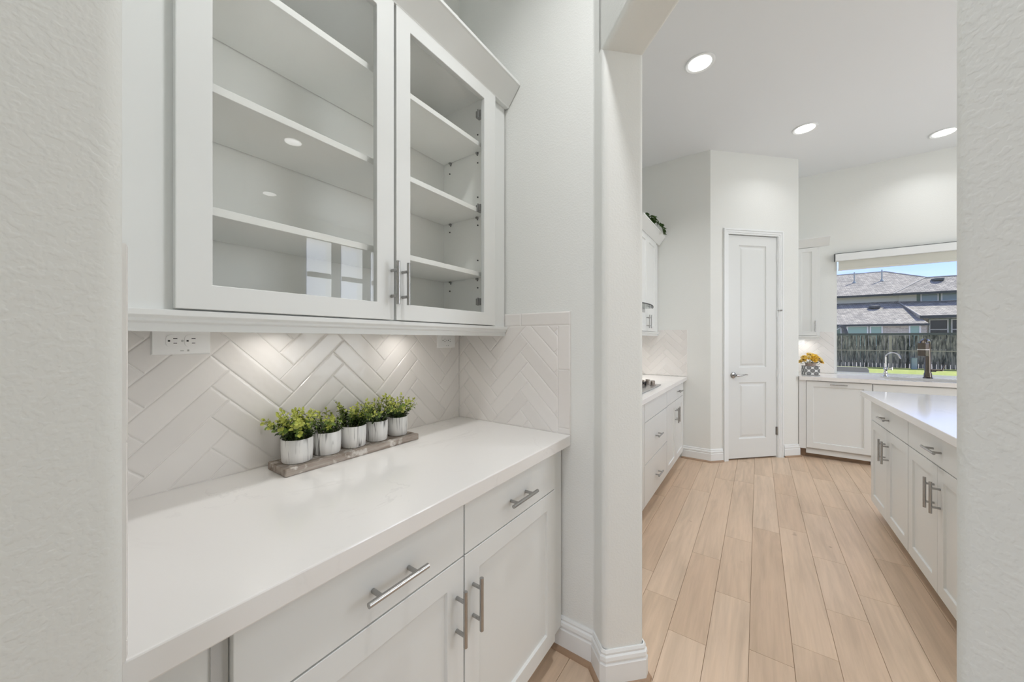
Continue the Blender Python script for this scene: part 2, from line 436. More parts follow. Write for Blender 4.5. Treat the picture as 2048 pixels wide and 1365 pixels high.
b = MB(); b.box(-3.2, -5.2, -0.10, EAST + 0.2, FAR + 0.16, -0.012)
floor = struct('floor', b, M['subfloor'], label='light oak plank floor')
rows_at = -0.032
joints = {-4: [3.43, 2.10], -3: [1.93, 3.46, 4.6], -2: [1.722, 2.435, 3.87], -1: [0.9, 2.126, 2.76, 3.90, 4.55], 0: [1.806, 3.00, 4.19, 4.95],
          1: [1.946, 3.11, 3.78, 4.33], 2: [2.291, 2.803, 3.48, 4.55], 3: [2.514, 3.71, 4.39], 4: [2.989, 4.17, 5.0], 5: [2.2, 3.3, 4.21]}
pl_rng = random.Random(3)
for k in range(-9, 12):
    xa = rows_at + 0.1515 * k; xb = xa + 0.1515
    ys = [-0.6] + [y for y in joints.get(k, [])] + [5.72]
    if k not in joints:
        ys = [-0.6]; y = pl_rng.uniform(0.2, 1.2)
        while y < 5.5: ys.append(y); y += pl_rng.uniform(0.7, 1.6)
        ys.append(5.72)
    elif ys[1] > 1.2: ys.insert(1, pl_rng.uniform(0.3, 0.9))
    ys.sort()
    for ya, yb in zip(ys, ys[1:]):
        b = MB(); g = 0.0005; c = 0.0010; zt = 0.0
        o_ = [(xa + g, ya + g), (xb - g, ya + g), (xb - g, yb - g), (xa + g, yb - g)]
        i_ = [(xa + g + c, ya + g + c), (xb - g - c, ya + g + c), (xb - g - c, yb - g - c), (xa + g + c, yb - g - c)]
        b.add([(x, y, -0.012) for x, y in o_] + [(x, y, zt - 0.0012) for x, y in o_] + [(x, y, zt) for x, y in i_],
              [(8, 9, 10, 11)] + [(i, (i + 1) % 4, 4 + (i + 1) % 4, 4 + i) for i in range(4)] + [(4 + i, 4 + (i + 1) % 4, 8 + (i + 1) % 4, 8 + i) for i in range(4)])
        b.build('plank', M['floor'], floor)
# floor beyond the planks laid one by one
b = MB()
for k in list(range(-21, -9)) + list(range(12, 29)):
    xa = rows_at + 0.1515 * k; b.box(xa + .0007, -5.1, -0.012, xa + .1508, 5.72, 0.0)
for k in range(-9, 12):
    xa = rows_at + 0.1515 * k; b.box(xa + .0007, -5.1, -0.012, xa + .1508, -0.602, 0.0)
o = b.build('distant_planks', M['floor'], floor); tag(o, kind='stuff')

b = MB(); b.box(-3.2, -5.2, CEIL, EAST + 0.2, FAR + 1.5, CEIL + 0.12)  # runs on past the window wall as an added eave blocking the sun
ceiling = struct('ceiling', b, M['ceiling'], label='flat white ceiling')

b = MB(); b.box(NB - 0.14, -0.2, 0, NB, 4.55, CEIL); wall_back = struct('wall_back', b, M['wall'], label='white niche and range wall')
# niche right wall running into the 45 degree doorway wall
c1 = ((K1 - NR), NR)
poly = [(NB, NR), c1, KJ(K1, JL), KJ(K2, JL), (NB, K2 - NB)]
poly = round_poly(poly, [0, 0.02, 0.022, 0.022, 0])
b = MB(); b.prism(poly, 0, CEIL); wall_pillar = struct('wall_pillar', b, M['wall'], label='white bullnose pillar left of the doorway', smooth=True)
poly = [KJ(K1, JR), KJ(K2, JR), (0.76, K2 - 0.76), (0.76, -1.5), (0.55, -1.5), (0.55, K1 - 0.55)]
poly = round_poly(poly, [0.022, 0.022, 0, 0, 0, 0])
b = MB(); b.prism(poly, 0, CEIL); struct('wall_right', b, M['wall'], label='white wall right of the doorway', smooth=True)
# header over the opening (2.415 m high)
a0, a1 = JR - 0.06, JL + 0.06
poly = [KJ(K1, a0), KJ(K2, a0), KJ(K2, a1), KJ(K1, a1)]
b = MB()
hz = 2.415; rr = 0.02
def dpt(k, j): return KJ(k, j)
prof = []
kk1, kk2 = K1, K2; dk = rr * math.sqrt(2)
for i in range(6):
    t = R(90 * i / 5); prof.append((kk1 + dk * (1 - math.sin(t)) , hz + rr * (1 - math.cos(t))))
prof = [(K1, CEIL)] + [(kk1 + dk * (1 - math.cos(R(90 * i / 5))), hz + rr * (1 - math.sin(R(90 * i / 5)))) for i in range(6)] + \
       [(kk2 - dk * (1 - math.cos(R(90 * i / 5))), hz + rr * (1 - math.sin(R(90 * i / 5)))) for i in range(5, -1, -1)] + [(K2, CEIL)]
n = len(prof); vs = [(*KJ(k, a0), z) for k, z in prof] + [(*KJ(k, a1), z) for k, z in prof]
b.add(vs, [(i, (i + 1) % n, n + (i + 1) % n, n + i) for i in range(n)] + [tuple(range(n)), tuple(range(2 * n - 1, n - 1, -1))])
struct('wall_header', b, M['wall'], label='white header over the doorway', smooth=True)
# left foreground wall, bullnose corner
LX = -0.60
poly = [(NB - 0.14, NL), (NB - 0.14, -1.5), (LX, -1.5), (LX, NL)]
poly = round_poly(poly, [0, 0, 0, 0.022], 9)
b = MB(); b.prism(poly, 0, CEIL); struct('wall_left', b, M['wall'], label='textured white wall at the left edge', smooth=True)
# kitchen walls
b = MB(); b.prism([(NB, 4.33), (PL[0], 4.33), (PR[0], PR[1]), (PR[0], FAR + 0.14), (NB, FAR + 0.14)], 0, CEIL)
# pantry block with a door recess is built from pieces below
DL, DR = -0.262, 0.172          # door slab edges (X) along the 45 degree pantry wall
DTOP = 2.462
def pw(x, off=0.0):             # a point on the pantry wall, off = into the wall
    return (x - off * 0.70711, x + 4.75 + off * 0.70711)
b = MB()
b.prism([(NB, 4.33), (PL[0], 4.33), pw(DL - 0.008), pw(DL - 0.008, 0.12), (NB, 4.60)], 0, CEIL)
b.prism([pw(DR + 0.008), PR, (PR[0], FAR + 0.14), (PR[0] - 0.2, FAR + 0.14), pw(DR + 0.008, 0.12)], 0, CEIL)
b.prism([pw(DL - 0.008), pw(DR + 0.008), pw(DR + 0.008, 0.12), pw(DL - 0.008, 0.12)], DTOP + 0.008, CEIL)
wall_pantry = struct('wall_pantry', b, M['wall'], label='angled white wall around the pantry door')
# dark pantry behind the door
b = MB(); b.prism([pw(DL - 0.008, 0.118), pw(DR + 0.008, 0.118), pw(DR + 0.008, 0.125), pw(DL - 0.008, 0.125)], 0, CEIL)
struct('wall_closet', b, M['wall'])
# far (window) wall with opening
WX0, WX1, WZ0, WZ1 = 0.775, 2.30, 0.9085, 2.34
b = MB()
b.box(PR[0], FAR, 0, WX0, FAR + 0.14, CEIL); b.box(WX1, FAR, 0, EAST, FAR + 0.14, CEIL)
b.box(WX0, FAR, 0, WX1, FAR + 0.14, WZ0); b.box(WX0, FAR, WZ1, WX1, FAR + 0.14, CEIL)
wall_far = struct('wall_far', b, M['wall'], label='white window wall')
# east wall with three tall windows
b = MB(); EW = [(2.85, 3.26), (3.44, 3.85), (4.03, 4.44)]
ys = [0.1] + [v for w in EW for v in w] + [FAR + 0.14]
for i in range(0, len(ys), 2): b.box(EAST, ys[i], 0, EAST + 0.14, ys[i + 1], CEIL)
for y0, y1 in EW:
    b.box(EAST, y0, 0, EAST + 0.14, y1, 0.7); b.box(EAST, y0, 3.0, EAST + 0.14, y1, CEIL)
struct('wall_east', b, M['wall'])
for i, (y0, y1) in enumerate(EW):
    b = MB()
    b.box(EAST - 0.012, y0 - 0.05, 0.65, EAST, y0, 3.05); b.box(EAST - 0.012, y1, 0.65, EAST, y1 + 0.05, 3.05)
    b.box(EAST - 0.012, y0, 3.0, EAST, y1, 3.05); b.box(EAST - 0.012, y0, 0.65, EAST, y1, 0.7)
    b.box(4.08, y0, 2.36, 4.15, y1, 2.44)
    struct('window_%d' % (i + 2), b, M['trim'])
b = MB(); b.box(0.76, 0.1, 0, EAST, 0.24, CEIL); struct('wall_south', b, M['wall'])
# dining room behind the camera
b = MB(); b.box(-3.1, -1.64, 0, NB - 0.14, -1.5, CEIL); b.box(0.76, -1.64, 0, 3.0, -1.5, CEIL)
b.box(-3.1, -5.1, 0, -3.0, -1.5, CEIL); b.box(3.0, -5.1, 0, 3.1, -1.5, CEIL)
b.box(-3.1, -5.1, 0, 3.1, -5.0, 0.6); b.box(-3.1, -5.1, 2.9, 3.1, -5.0, CEIL); b.box(-3.1, -5.1, 0.6, -1.7, -5.0, 2.9); b.box(1.7, -5.1, 0.6, 3.1, -5.0, 2.9)
struct('wall_dining', b, M['wall'])

# ------------------------------------------------------------------ baseboards with shoe moulding
BP = [(0, 0.0), (0.016, 0.0), (0.016, 0.088), (0.011, 0.094), (0.015, 0.104), (0.013, 0.116), (0.007, 0.121), (0.009, 0.129), (0.005, 0.138), (0, 0.138)]
SP = [(0.0, 0.0), (0.030, 0.0), (0.0285, 0.007), (0.024, 0.013), (0.016, 0.018), (0.0, 0.018)]
def baseboard(name, path, sign=1, label=None):
    b = MB(); sweep(b, path, BP, sign); o = struct(name, b, M['trim'], label=label, smooth=True, ang=25)
    b = MB(); sweep(b, path, [(x + 0.0, z) for x, z in SP], sign); s = b.build('shoe_molding', M['shoe'], o, smooth=True, ang=30); s['label'] = 'stained wood shoe moulding'
    return o
e = 0.0
def off_path(pts): return pts
baseboard('baseboard_pillar', [(-0.80, NR), (K1 - NR, NR), KJ(K1, JL + 0.012), KJ(K1 + 0.012, JL), KJ(K2 - 0.012, JL), KJ(K2, JL + 0.012), (-0.60, K2 + 0.60)], 1, 'white stepped baseboard around the pillar')
baseboard('baseboard_pantry_left', [(-0.70, 4.33), PL, pw(DL - 0.055)], 1, 'white stepped baseboard left of the pantry door')
baseboard('baseboard_pantry_right', [pw(DR + 0.062), (PR[0], PR[1]), (PR[0], PR[1] + 0.05)], 1, 'white stepped baseboard right of the pantry door')
baseboard('baseboard_right', [(0.55, -1.4), (0.55, K1 - 0.55), KJ(K1, JR), KJ(K2, JR), (0.70, K2 - 0.70)], -1)
baseboard('baseboard_left', [(LX, NL - 0.01), (LX, -1.4)], -1)

# ------------------------------------------------------------------ herringbone backsplashes
TW, TL = 0.0621, 0.2484
def clip(poly, s0, s1, z0, z1):
    for ax, lim, sg in ((0, s0, 1), (0, s1, -1), (1, z0, 1), (1, z1, -1)):
        out = []
        for i in range(len(poly)):
            a, c = poly[i], poly[(i + 1) % len(poly)]
            da, dc = (a[ax] - lim) * sg, (c[ax] - lim) * sg
            if da >= 0: out.append(a)
            if (da > 0 and dc < 0) or (da < 0 and dc > 0):
                t = da / (da - dc); out.append((a[0] + (c[0] - a[0]) * t, a[1] + (c[1] - a[1]) * t))
        poly = out
        if len(poly) < 3: return []
    out = []
    for p in poly:
        if not out or (abs(p[0] - out[-1][0]) + abs(p[1] - out[-1][1])) > 0.0022: out.append(p)
    if len(out) > 2 and (abs(out[0][0] - out[-1][0]) + abs(out[0][1] - out[-1][1])) < 0.0022: out.pop()
    return out if len(out) > 2 else []
def inset(poly, d):
    n = len(poly); P = [Vector(p) for p in poly]; out = []
    for i in range(n):
        a = (P[i] - P[i - 1]).normalized(); c = (P[(i + 1) % n] - P[i]).normalized()
        na = Vector((-a.y, a.x)); nc = Vector((-c.y, c.x)); m = na + nc
        if m.length < 1e-6: return None
        out.append(P[i] + m * (d * 2 / m.length_squared) if m.length_squared > 0.3 else P[i] + m.normalized() * d * 2)
    return [tuple(p) for p in out]
def area(p): return 0.5 * sum(p[i][0] * p[(i + 1) % len(p)][1] - p[(i + 1) % len(p)][0] * p[i][1] for i in range(len(p)))
def tile_mesh(poly, to3d):
    if area(poly) < 0: poly = poly[::-1]
    if area(poly) < 0.0003: return None
    g = inset(poly, 0.0009)
    if not g or area(g) <= 0: return None
    for ax in (0, 1):
        if min(p[ax] for p in g) < min(p[ax] for p in poly) or max(p[ax] for p in g) > max(p[ax] for p in poly): return None
    lev = [(g, 0.002), (g, 0.0068)]
    def ok(q):
        if not q: return False
        for i in range(len(g)):
            a = Vector(g[(i + 1) % len(g)]) - Vector(g[i]); c = Vector(q[(i + 1) % len(g)]) - Vector(q[i])
            if a.dot(c) <= 0.15 * a.length * a.length: return False
        return True
    for d_, h_ in ((0.0012, 0.0079), (0.0032, 0.0087), (0.0062, 0.0090)):
        q = inset(g, d_)
        if ok(q): lev.append((q, h_))
    b = MB(); n = len(g); vs = [to3d(s, z, h) for pl, h in lev for s, z in pl]
    fs = [(r * n + i, r * n + (i + 1) % n, (r + 1) * n + (i + 1) % n, (r + 1) * n + i) for r in range(len(lev) - 1) for i in range(n)]
    fs.append(tuple(range((len(lev) - 1) * n, len(lev) * n)))
    b.add(vs, fs); return b
def herring(wall, P, to3d, s0, s1, z0, z1):
    q = 1 / math.sqrt(2)
    def pos(u, v): return (P[0] + ((u - 4) - (v - 1)) * TW * q, P[1] + ((u - 4) + (v - 1)) * TW * q)
    for m in range(-6, 7):
        for k in range(-16, 17):
            for rect in ((k + 8 * m, k, 4, 1), (k + 8 * m + 4, k - 3, 1, 4)):
                u, v, a, c = rect
                pl = [pos(u, v), pos(u + a, v), pos(u + a, v + c), pos(u, v + c)]
                pl = clip(pl, s0, s1, z0, z1)
                if not pl: continue
                b = tile_mesh(pl, to3d)
                if b: b.build('tile', M['tile'], wall)
def rect_tile(wall, to3d, s0, s1, z0, z1, name='border_tile'):
    b = tile_mesh([(s0, z0), (s1, z0), (s1, z1), (s0, z1)], to3d)
    if b: b.build(name, M['tile'], wall)
def grout(wall, to3d, s0, s1, z0, z1):
    b = MB(); b.add([to3d(s, z, h) for h in (0, 0.0066) for s, z in ((s0, z0), (s1, z0), (s1, z1), (s0, z1))],
                    [(4, 5, 6, 7), (0, 1, 5, 4), (1, 2, 6, 5), (2, 3, 7, 6), (3, 0, 4, 7)]); b.build('grout', M['grout'], wall)
CT = 0.914
BT = 1.434
f_back = lambda s, z, h: (NB + h, s, z)
grout(wall_back, f_back, NL, NR, CT, 1.40); herring(wall_back, (0.335, 1.270), f_back, NL + 0.009, NR - 0.009, CT + 0.001, 1.40)
f_right = lambda s, z, h: (s, NR - h, z)
XB = -0.6455
grout(wall_pillar, f_right, NB, XB, CT, BT); herring(wall_pillar, (-0.8965, 1.257), f_right, NB + 0.009, XB - 0.0575, CT + 0.001, 1.3768)
for z0, z1 in ((CT + .001, 0.939), (0.939, 1.187), (1.187, 1.3768)): rect_tile(wall_pillar, f_right, XB - 0.0575, XB, z0, z1)
# top border runs in long pieces, mitred at the corner piece
for s0, s1 in ((NB + 0.3, XB - 0.0575 - 0.19), (XB - 0.0575 - 0.19, XB)): rect_tile(wall_pillar, f_right, s0, s1, 1.3768, BT)
wl_left = bpy.data.objects['wall_left']
f_left = lambda s, z, h: (-s, NL + h, z)
grout(wl_left, f_left, -XB, -NB, CT, BT); herring(wl_left, (0.8965, 1.257), f_left, -XB + 0.0575, -NB - 0.009, CT + 0.001, 1.3768)
for z0, z1 in ((CT + .001, 0.939), (0.939, 1.187), (1.187, 1.434)): rect_tile(wl_left, f_left, -XB, -XB + 0.0575, z0, z1)
# kitchen backsplashes
f_end = lambda s, z, h: (s, 4.33 - h, z)
grout(wall_pantry, f_end, NB, -0.645, 0.906, 1.425); herring(wall_pantry, (-0.90, 1.257), f_end, NB + 0.009, -0.645, 0.907, 1.425)
f_rng = lambda s, z, h: (NB + h, s, z)
grout(wall_back, f_rng, 2.38, 4.33, 0.906, 1.40); herring(wall_back, (3.5, 1.27), f_rng, 2.9, 4.321, 0.907, 1.38)
f_far = lambda s, z, h: (s, FAR - h, z)
grout(wall_far, f_far, PR[0], 0.755, 0.906, 1.412); herring(wall_far, (0.6, 1.20), f_far, PR[0], 0.755, 0.907, 1.412)

# ------------------------------------------------------------------ cabinet builders (local frame: x right seen from the front, y into the wall, z up, face frame front at y=0)
def shaker(b, x0, x1, z0, z1, t=0.02, rail=0.062, rec=0.009):
    X = [x0, x0 + rail, x1 - rail, x1]; Z = [z0, z0 + rail, z1 - rail, z1]
    F = lambda x, z, y: (x, y, z)
    o = [(x0, z0), (x1, z0), (x1, z1), (x0, z1)]; i = [(X[1], Z[1]), (X[2], Z[1]), (X[2], Z[2]), (X[1], Z[2])]
    e = 0.003; j = [(X[1] + e, Z[1] + e), (X[2] - e, Z[1] + e), (X[2] - e, Z[2] - e), (X[1] + e, Z[2] - e)]
    vs = [F(x, z, 0) for x, z in o] + [F(x, z, -t) for x, z in o] + [F(x, z, -t) for x, z in i] + [F(x, z, -t + rec) for x, z in j]
    fs = [(3, 2, 1, 0), (12, 13, 14, 15)]
    for k in range(4):
        n = (k + 1) % 4
        fs += [(k, n, 4 + n, 4 + k), (4 + k, 4 + n, 8 + n, 8 + k), (8 + k, 8 + n, 12 + n, 12 + k)]
    b.add(vs, fs)
def ring(b, x0, x1, z0, z1, t, wl, wr, wb, wt, y=0.0):
    o = [(x0, z0), (x1, z0), (x1, z1), (x0, z1)]; i = [(x0 + wl, z0 + wb), (x1 - wr, z0 + wb), (x1 - wr, z1 - wt), (x0 + wl, z1 - wt)]
    vs = [(x, y, z) for x, z in o] + [(x, y - t, z) for x, z in o] + [(x, y - t, z) for x, z in i] + [(x, y, z) for x, z in i]
    fs = []
    for k in range(4):
        n = (k + 1) % 4
        fs += [(k, n, 4 + n, 4 + k), (4 + k, 4 + n, 8 + n, 8 + k), (8 + k, 8 + n, 12 + n, 12 + k), (12 + k, 12 + n, n, k)]
    b.add(vs, fs)
def handle(parent, x, z, length, vertical, y=-0.02, post=0.032, r=0.006, sp=None):
    b = MB(); h = length / 2; sp = sp or length * 0.30; yb = y - post
    if vertical:
        b.tube([(x, yb, z - h), (x, yb, z + h)], r, 12)
        for s in (-sp, sp): b.tube([(x, y, z + s), (x, yb, z + s)], r * 0.85, 10)
    else:
        b.tube([(x - h, yb, z), (x + h, yb, z)], r, 12)
        for s in (-sp, sp): b.tube([(x + s, y, z), (x + s, yb, z)], r * 0.85, 10)
    o = b.build('handle', M['nickel'], parent, smooth=True, ang=40); o['label'] = 'brushed nickel bar pull'
    return o
def slab_front(t_, name, x0, x1, z0, z1, parent):
    b = MB(); b.box(x0, -t_, z0, x1, 0, z1); return b.build(name, M['cab'], parent, bevel=0.0015)
def door_front(x0, x1, z0, z1, parent, name='door', rail=0.062):
    b = MB(); shaker(b, x0, x1, z0, z1, rail=rail); return b.build(name, M['cab'], parent, bevel=0.0012)
def base_carcass(root, x0, x1, depth=0.58, top=0.868, toe=0.10, toe_in=0.06):
    b = MB(); b.box(x0, 0, toe, x1, depth, top); b.build('carcass', M['cab'], root)
    b = MB(); b.box(x0, toe_in, 0, x1, depth, toe); b.build('toe_kick', M['cab'], root)
def crown(root, x0, x1, zb, zt, y_face=-0.0, proj=0.085, wallcut=None):
    prof = [(0.0, zb), (-0.020, zb), (-0.022, zb + 0.004), (-proj + 0.006, zt - 0.016), (-proj, zt - 0.012), (-proj, zt), (0.0, zt)]
    b = MB(); n = len(prof)
    b.add([(x, y, z) for x in (x0, x1) for y, z in prof], [(i, (i + 1) % n, n + (i + 1) % n, n + i) for i in range(n)] + [tuple(range(n)), tuple(range(2 * n - 1, n - 1, -1))])
    return b.build('crown_molding', M['cab'], root, bevel=0.001)
def light_rail(root, x0, x1, zb, zt, y0=0.0):
    prof = [(0.02, zb), (-0.004, zb), (-0.004, zb + 0.016), (-0.012, zb + 0.020), (-0.012, zb + 0.026), (-0.018, zb + 0.032), (-0.018, zt), (0.02, zt)]
    b = MB(); n = len(prof)
    b.add([(x, y, z) for x in (x0, x1) for y, z in prof], [(i, (i + 1) % n, n + (i + 1) % n, n + i) for i in range(n)] + [tuple(range(n)), tuple(range(2 * n - 1, n - 1, -1))])
    return b.build('light_rail', M['cab'], root, bevel=0.0008)

# ------------------------------------------------------------------ BUFFET NICHE: glass-door upper cabinet
U = thing('glass_door_cabinet', 'white wall cabinet with two glass doors and empty shelves above the niche counter', 'cabinet', (-0.985, 0, 0), 90)
ZB, ZT = 1.375, 2.44
x0, x1 = 0.197, 1.257; D = 0.298
b = MB()
b.box(x0, 0.02, ZB, x0 + 0.018, D, ZT); b.box(x1 - 0.022, 0.02, ZB, x1, D, ZT)
b.box(x0, 0.02, ZB, x1, D, ZB + 0.018); b.box(x0, 0.02, 2.405, x1, D, ZT); b.box(x0, D - 0.016, ZB, x1, D, ZT)
b.build('carcass', M['cab_in'], U)
b = MB(); ring(b, NL + 0.010, NR - 0.010, ZB, ZT, 0.02, 0.155, 0.145, 0.045, 0.05, 0.02); b.build('face_frame', M['cab'], U)
for z in (2.168, 1.874, 1.595):
    b = MB(); b.box(x0 + 0.019, 0.024, z, x1 - 0.024, D - 0.019, z + 0.019); b.build('shelf', M['cab_in'], U, bevel=0.001)
    for y in (0.066, 0.235):
        for x, sx in ((x1 - 0.022, -1), (x0 + 0.018, 1)):
            b = MB(); b.box(x + sx * 0.0005, y - 0.005, z - 0.008, x + sx * 0.010, y + 0.005, z - 0.0005); b.box(x + sx * 0.0005, y - 0.003, z - 0.014, x + sx * 0.003, y + 0.003, z - 0.008)
            b.build('shelf_clip', M['hinge'], U)
for y, zs in ((0.064, (2.249, 2.121, 1.964, 1.836, 1.676, 1.551)), (0.241, (2.117, 1.834, 1.549))):
    for z in zs:
        b = MB(); b.tube([(x1 - 0.0222, y, z), (x1 - 0.026, y, z)], 0.0032, 8); b.build('peg_hole', M['black'], U)
for (a, c, hx, gl) in ((0.197, 0.7195, 0.711, 'L'), (0.7285, 1.257, 0.771, 'R')):
    b = MB()
    wl_, wr_ = (0.060, 0.0625) if gl == 'L' else (0.0565, 0.078)
    ring(b, a, c, 1.378, 2.412, 0.02, wl_, wr_, 0.054, 0.060)
    d = b.build('door', M['cab'], U, bevel=0.0018)
    b = MB(); b.box(a + wl_ - 0.008, -0.011, 1.424, c - wr_ + 0.008, -0.008, 2.36); g = b.build('glass_pane', M['glass'], d); g['label'] = 'clear glass pane'
    handle(d, hx if gl == 'L' else 0.752, 1.495, 0.137, True)
    hxg = (c - 0.066) if gl == 'R' else (a + 0.046)
    for z in (2.30, 1.89, 1.48):
        s_ = -1 if gl == 'R' else 1
        b = MB(); b.box(hxg - 0.011, 0.004, z - 0.014, hxg + 0.011, 0.030, z + 0.014); b.tube([(hxg - 0.012 * -s_ * 1.0, 0.017, z - 0.017), (hxg - 0.012 * -s_, 0.017, z + 0.017)], 0.004, 8)
        k = b.build('hinge', M['hinge'], d); k['label'] = 'concealed metal hinge'
crown(U, NL + 0.003, NR - 0.003, 2.405, 2.497)
light_rail(U, NL + 0.003, NR - 0.003 - 0.006, 1.331, 1.3745)
b = MB(); b.box(NL + 0.011, 0.001, ZB, x0 - 0.004, 0.018, ZT)
# under-cabinet puck lights
def puck(label, x, y, z, power, loc, group, parent_rot=None, tilt=None):
    t = thing('under_cabinet_light', label, 'light', loc, 0, group)
    b = MB(); b.lathe([(0.036, 0.0), (0.036, -0.010), (0.030, -0.012), (0.028, -0.0105)]); b.build('housing', M['steel'], t, smooth=True)
    b = MB(); b.lathe([(0.0275, -0.0100), (0.0275, -0.0108), (0.0, -0.0108)]); b.build('lens', M['lens'], t)
    l = area_light('puck_lamp', (0, 0, -0.016), (0, 0, 0), 0.05, 0.05, power, (1, 0.955, 0.90), 'DISK', 150); l.parent = t
    return t
puck('small round light under the glass-door cabinet near the left outlet', 0, 0, 0, 0.21, (-1.17, 0.476, 1.3745), 'pucks under the glass-door cabinet')
puck('small round light under the glass-door cabinet over the farthest pots', 0, 0, 0, 0.21, (-1.17, 0.95, 1.3745), 'pucks under the glass-door cabinet')

# ------------------------------------------------------------------ buffet base cabinet
Bc = thing('niche_base_cabinet', 'white base cabinet with two drawers over two shaker doors under the niche counter', 'cabinet', (-0.69, 0, 0), 90)
base_carcass(Bc, NL + 0.012, NR - 0.012, 0.585, 0.868)
b = MB(); b.box(0.180, -0.004, 0.10, 0.2015, -0.0002, 0.868); b.build('shaded_stile', M['gap'], Bc)  # stile coloured darker to paint the shaded recess beside the drawers
b = MB(); b.box(1.285, -0.004, 0.10, NR - 0.013, -0.0002, 0.868); b.build('filler_strip', M['cab'], Bc)
d = slab_front(0.02, 'drawer', 0.2035, 0.7278, 0.716, 0.858, Bc); handle(d, 0.493, 0.782, 0.155, False)
d = slab_front(0.02, 'drawer', 0.7332, 1.265, 0.716, 0.858, Bc); handle(d, 1.00, 0.782, 0.150, False)
d = door_front(0.2035, 0.7278, 0.102, 0.712, Bc); handle(d, 0.700, 0.570, 0.148, True)
d = door_front(0.7332, 1.265, 0.102, 0.712, Bc); handle(d, 0.767, 0.570, 0.148, True)
# countertop
b = MB(); b.box(-1.2845, NL + 0.0008, 0.870, -0.646, NR - 0.0008, CT)
o = b.build('niche_countertop', M['quartz'], None, bevel=0.003); tag(o, 'white quartz countertop with faint veins in the tiled niche', 'countertop')

# ------------------------------------------------------------------ outlets
def outlet(label, to3d, s, z, w=0.121, h=0.074, both=True, group=None, horizontal=True):
    c = to3d(s, z, 0.0088); t = thing('wall_outlet', label, 'outlet', c, 0, group)
    L = lambda a, b_, hh: tuple(Vector(to3d(s + a, z + b_, 0.0088 + hh)) - Vector(c))
    def plate(b, a0, a1, b0, b1, h0, h1, e):
        b.add([L(a0, b0, h0), L(a1, b0, h0), L(a1, b1, h0), L(a0, b1, h0), L(a0 + e, b0 + e, h1), L(a1 - e, b0 + e, h1), L(a1 - e, b1 - e, h1), L(a0 + e, b1 - e, h1)],
              [(3, 2, 1, 0), (4, 5, 6, 7), (0, 1, 5, 4), (1, 2, 6, 5), (2, 3, 7, 6), (3, 0, 4, 7)])
    b = MB(); plate(b, -w / 2, w / 2, -h / 2, h / 2, 0, 0.006, 0.003); p = b.build('cover_plate', M['plastic'], t)
    for cx in (-0.0185, 0.0185):
        b = MB(); pts = []
        for k in range(24):
            a = 2 * PI * k / 24; x = 0.0172 * math.cos(a); y = 0.0172 * math.sin(a)
            pts.append((cx + max(-0.0138, min(0.0138, x)), y))
        n = len(pts); b.add([L(x, y, 0.0061) for x, y in pts] + [L(x, y, 0.0078) for x, y in pts], [tuple(range(n, 2 * n))] + [(i, (i + 1) % n, n + (i + 1) % n, n + i) for i in range(n)])
        r = b.build('receptacle', M['plastic'], t)
        b = MB()
        for dx, dy, sx, sy in ((0.004, 0.0062, 0.0042, 0.0009), (0.004, -0.0062, 0.0036, 0.0009)):
            plate(b, cx + dx - sx, cx + dx + sx, dy - sy, dy + sy, 0.0079, 0.0081, 0.0001)
        plate(b, cx - 0.0105, cx - 0.006, -0.0022, 0.0022, 0.0079, 0.0081, 0.0008)
        b.build('slot', M['black'], r)
    b = MB(); k = [L(0.0028 * math.cos(2 * PI * i / 12), 0.0028 * math.sin(2 * PI * i / 12), 0.0066) for i in range(12)]; b.add(k, [tuple(range(12))]); b.build('screw', M['print'], t)
    # small grey moulded marks on the plate
    b = MB(); plate(b, -0.004, 0.003, -0.0275, -0.0255, 0.0061, 0.0063, 0.0002); plate(b, 0.010, 0.014, -0.0285, -0.0235, 0.0061, 0.0063, 0.0005); b.build('plate_mark', M['print'], t)
    return t
outlet('white horizontal double outlet at the left end of the niche tiles', f_back, 0.2735, 1.311)
outlet('white horizontal double outlet in the far corner of the niche tiles', f_back, 1.2565, 1.311)
outlet('white outlet on the tiles behind the yellow flowers', f_far, 0.4275, 1.285, 0.098)

# ------------------------------------------------------------------ tray and five potted plants
T = thing('wooden_tray', 'weathered grey wooden plank tray holding five potted plants', 'tray', (-1.181, 0.7085, CT + 0.0005), 0)
b = MB(); hw, hl, th = 0.0605, 0.243, 0.0225
def rough_edge(n): return [random.uniform(-0.0012, 0.0012) for _ in range(n)]
ny = 18; vs = []; fs = []
for i in range(ny + 1):
    y = -hl + 2 * hl * i / ny; e1, e2, e3, e4 = rough_edge(4)
    ey = 0.0
    vs += [(-hw + e1 * .6, y, 0), (hw + e2 * .6, y, 0), (hw + e3, y, th + e4 * .4), (-hw + e1, y, th + e3 * .4)]
for i in range(ny):
    for k in range(4): a = i * 4 + k; c = i * 4 + (k + 1) % 4; fs.append((a, c, c + 4, a + 4))
fs += [(3, 2, 1, 0), (ny * 4, ny * 4 + 1, ny * 4 + 2, ny * 4 + 3)]
b.add(vs, fs); b.build('plank_body', M['greywood'], T, bevel=0.0015, seg=1)
b = MB(); b.box(-hw + 0.002, -hl - 0.0012, 0.001, hw - 0.002, -hl + 0.0005, th - 0.001); k = b.build('end_face', M['greywood'], T)

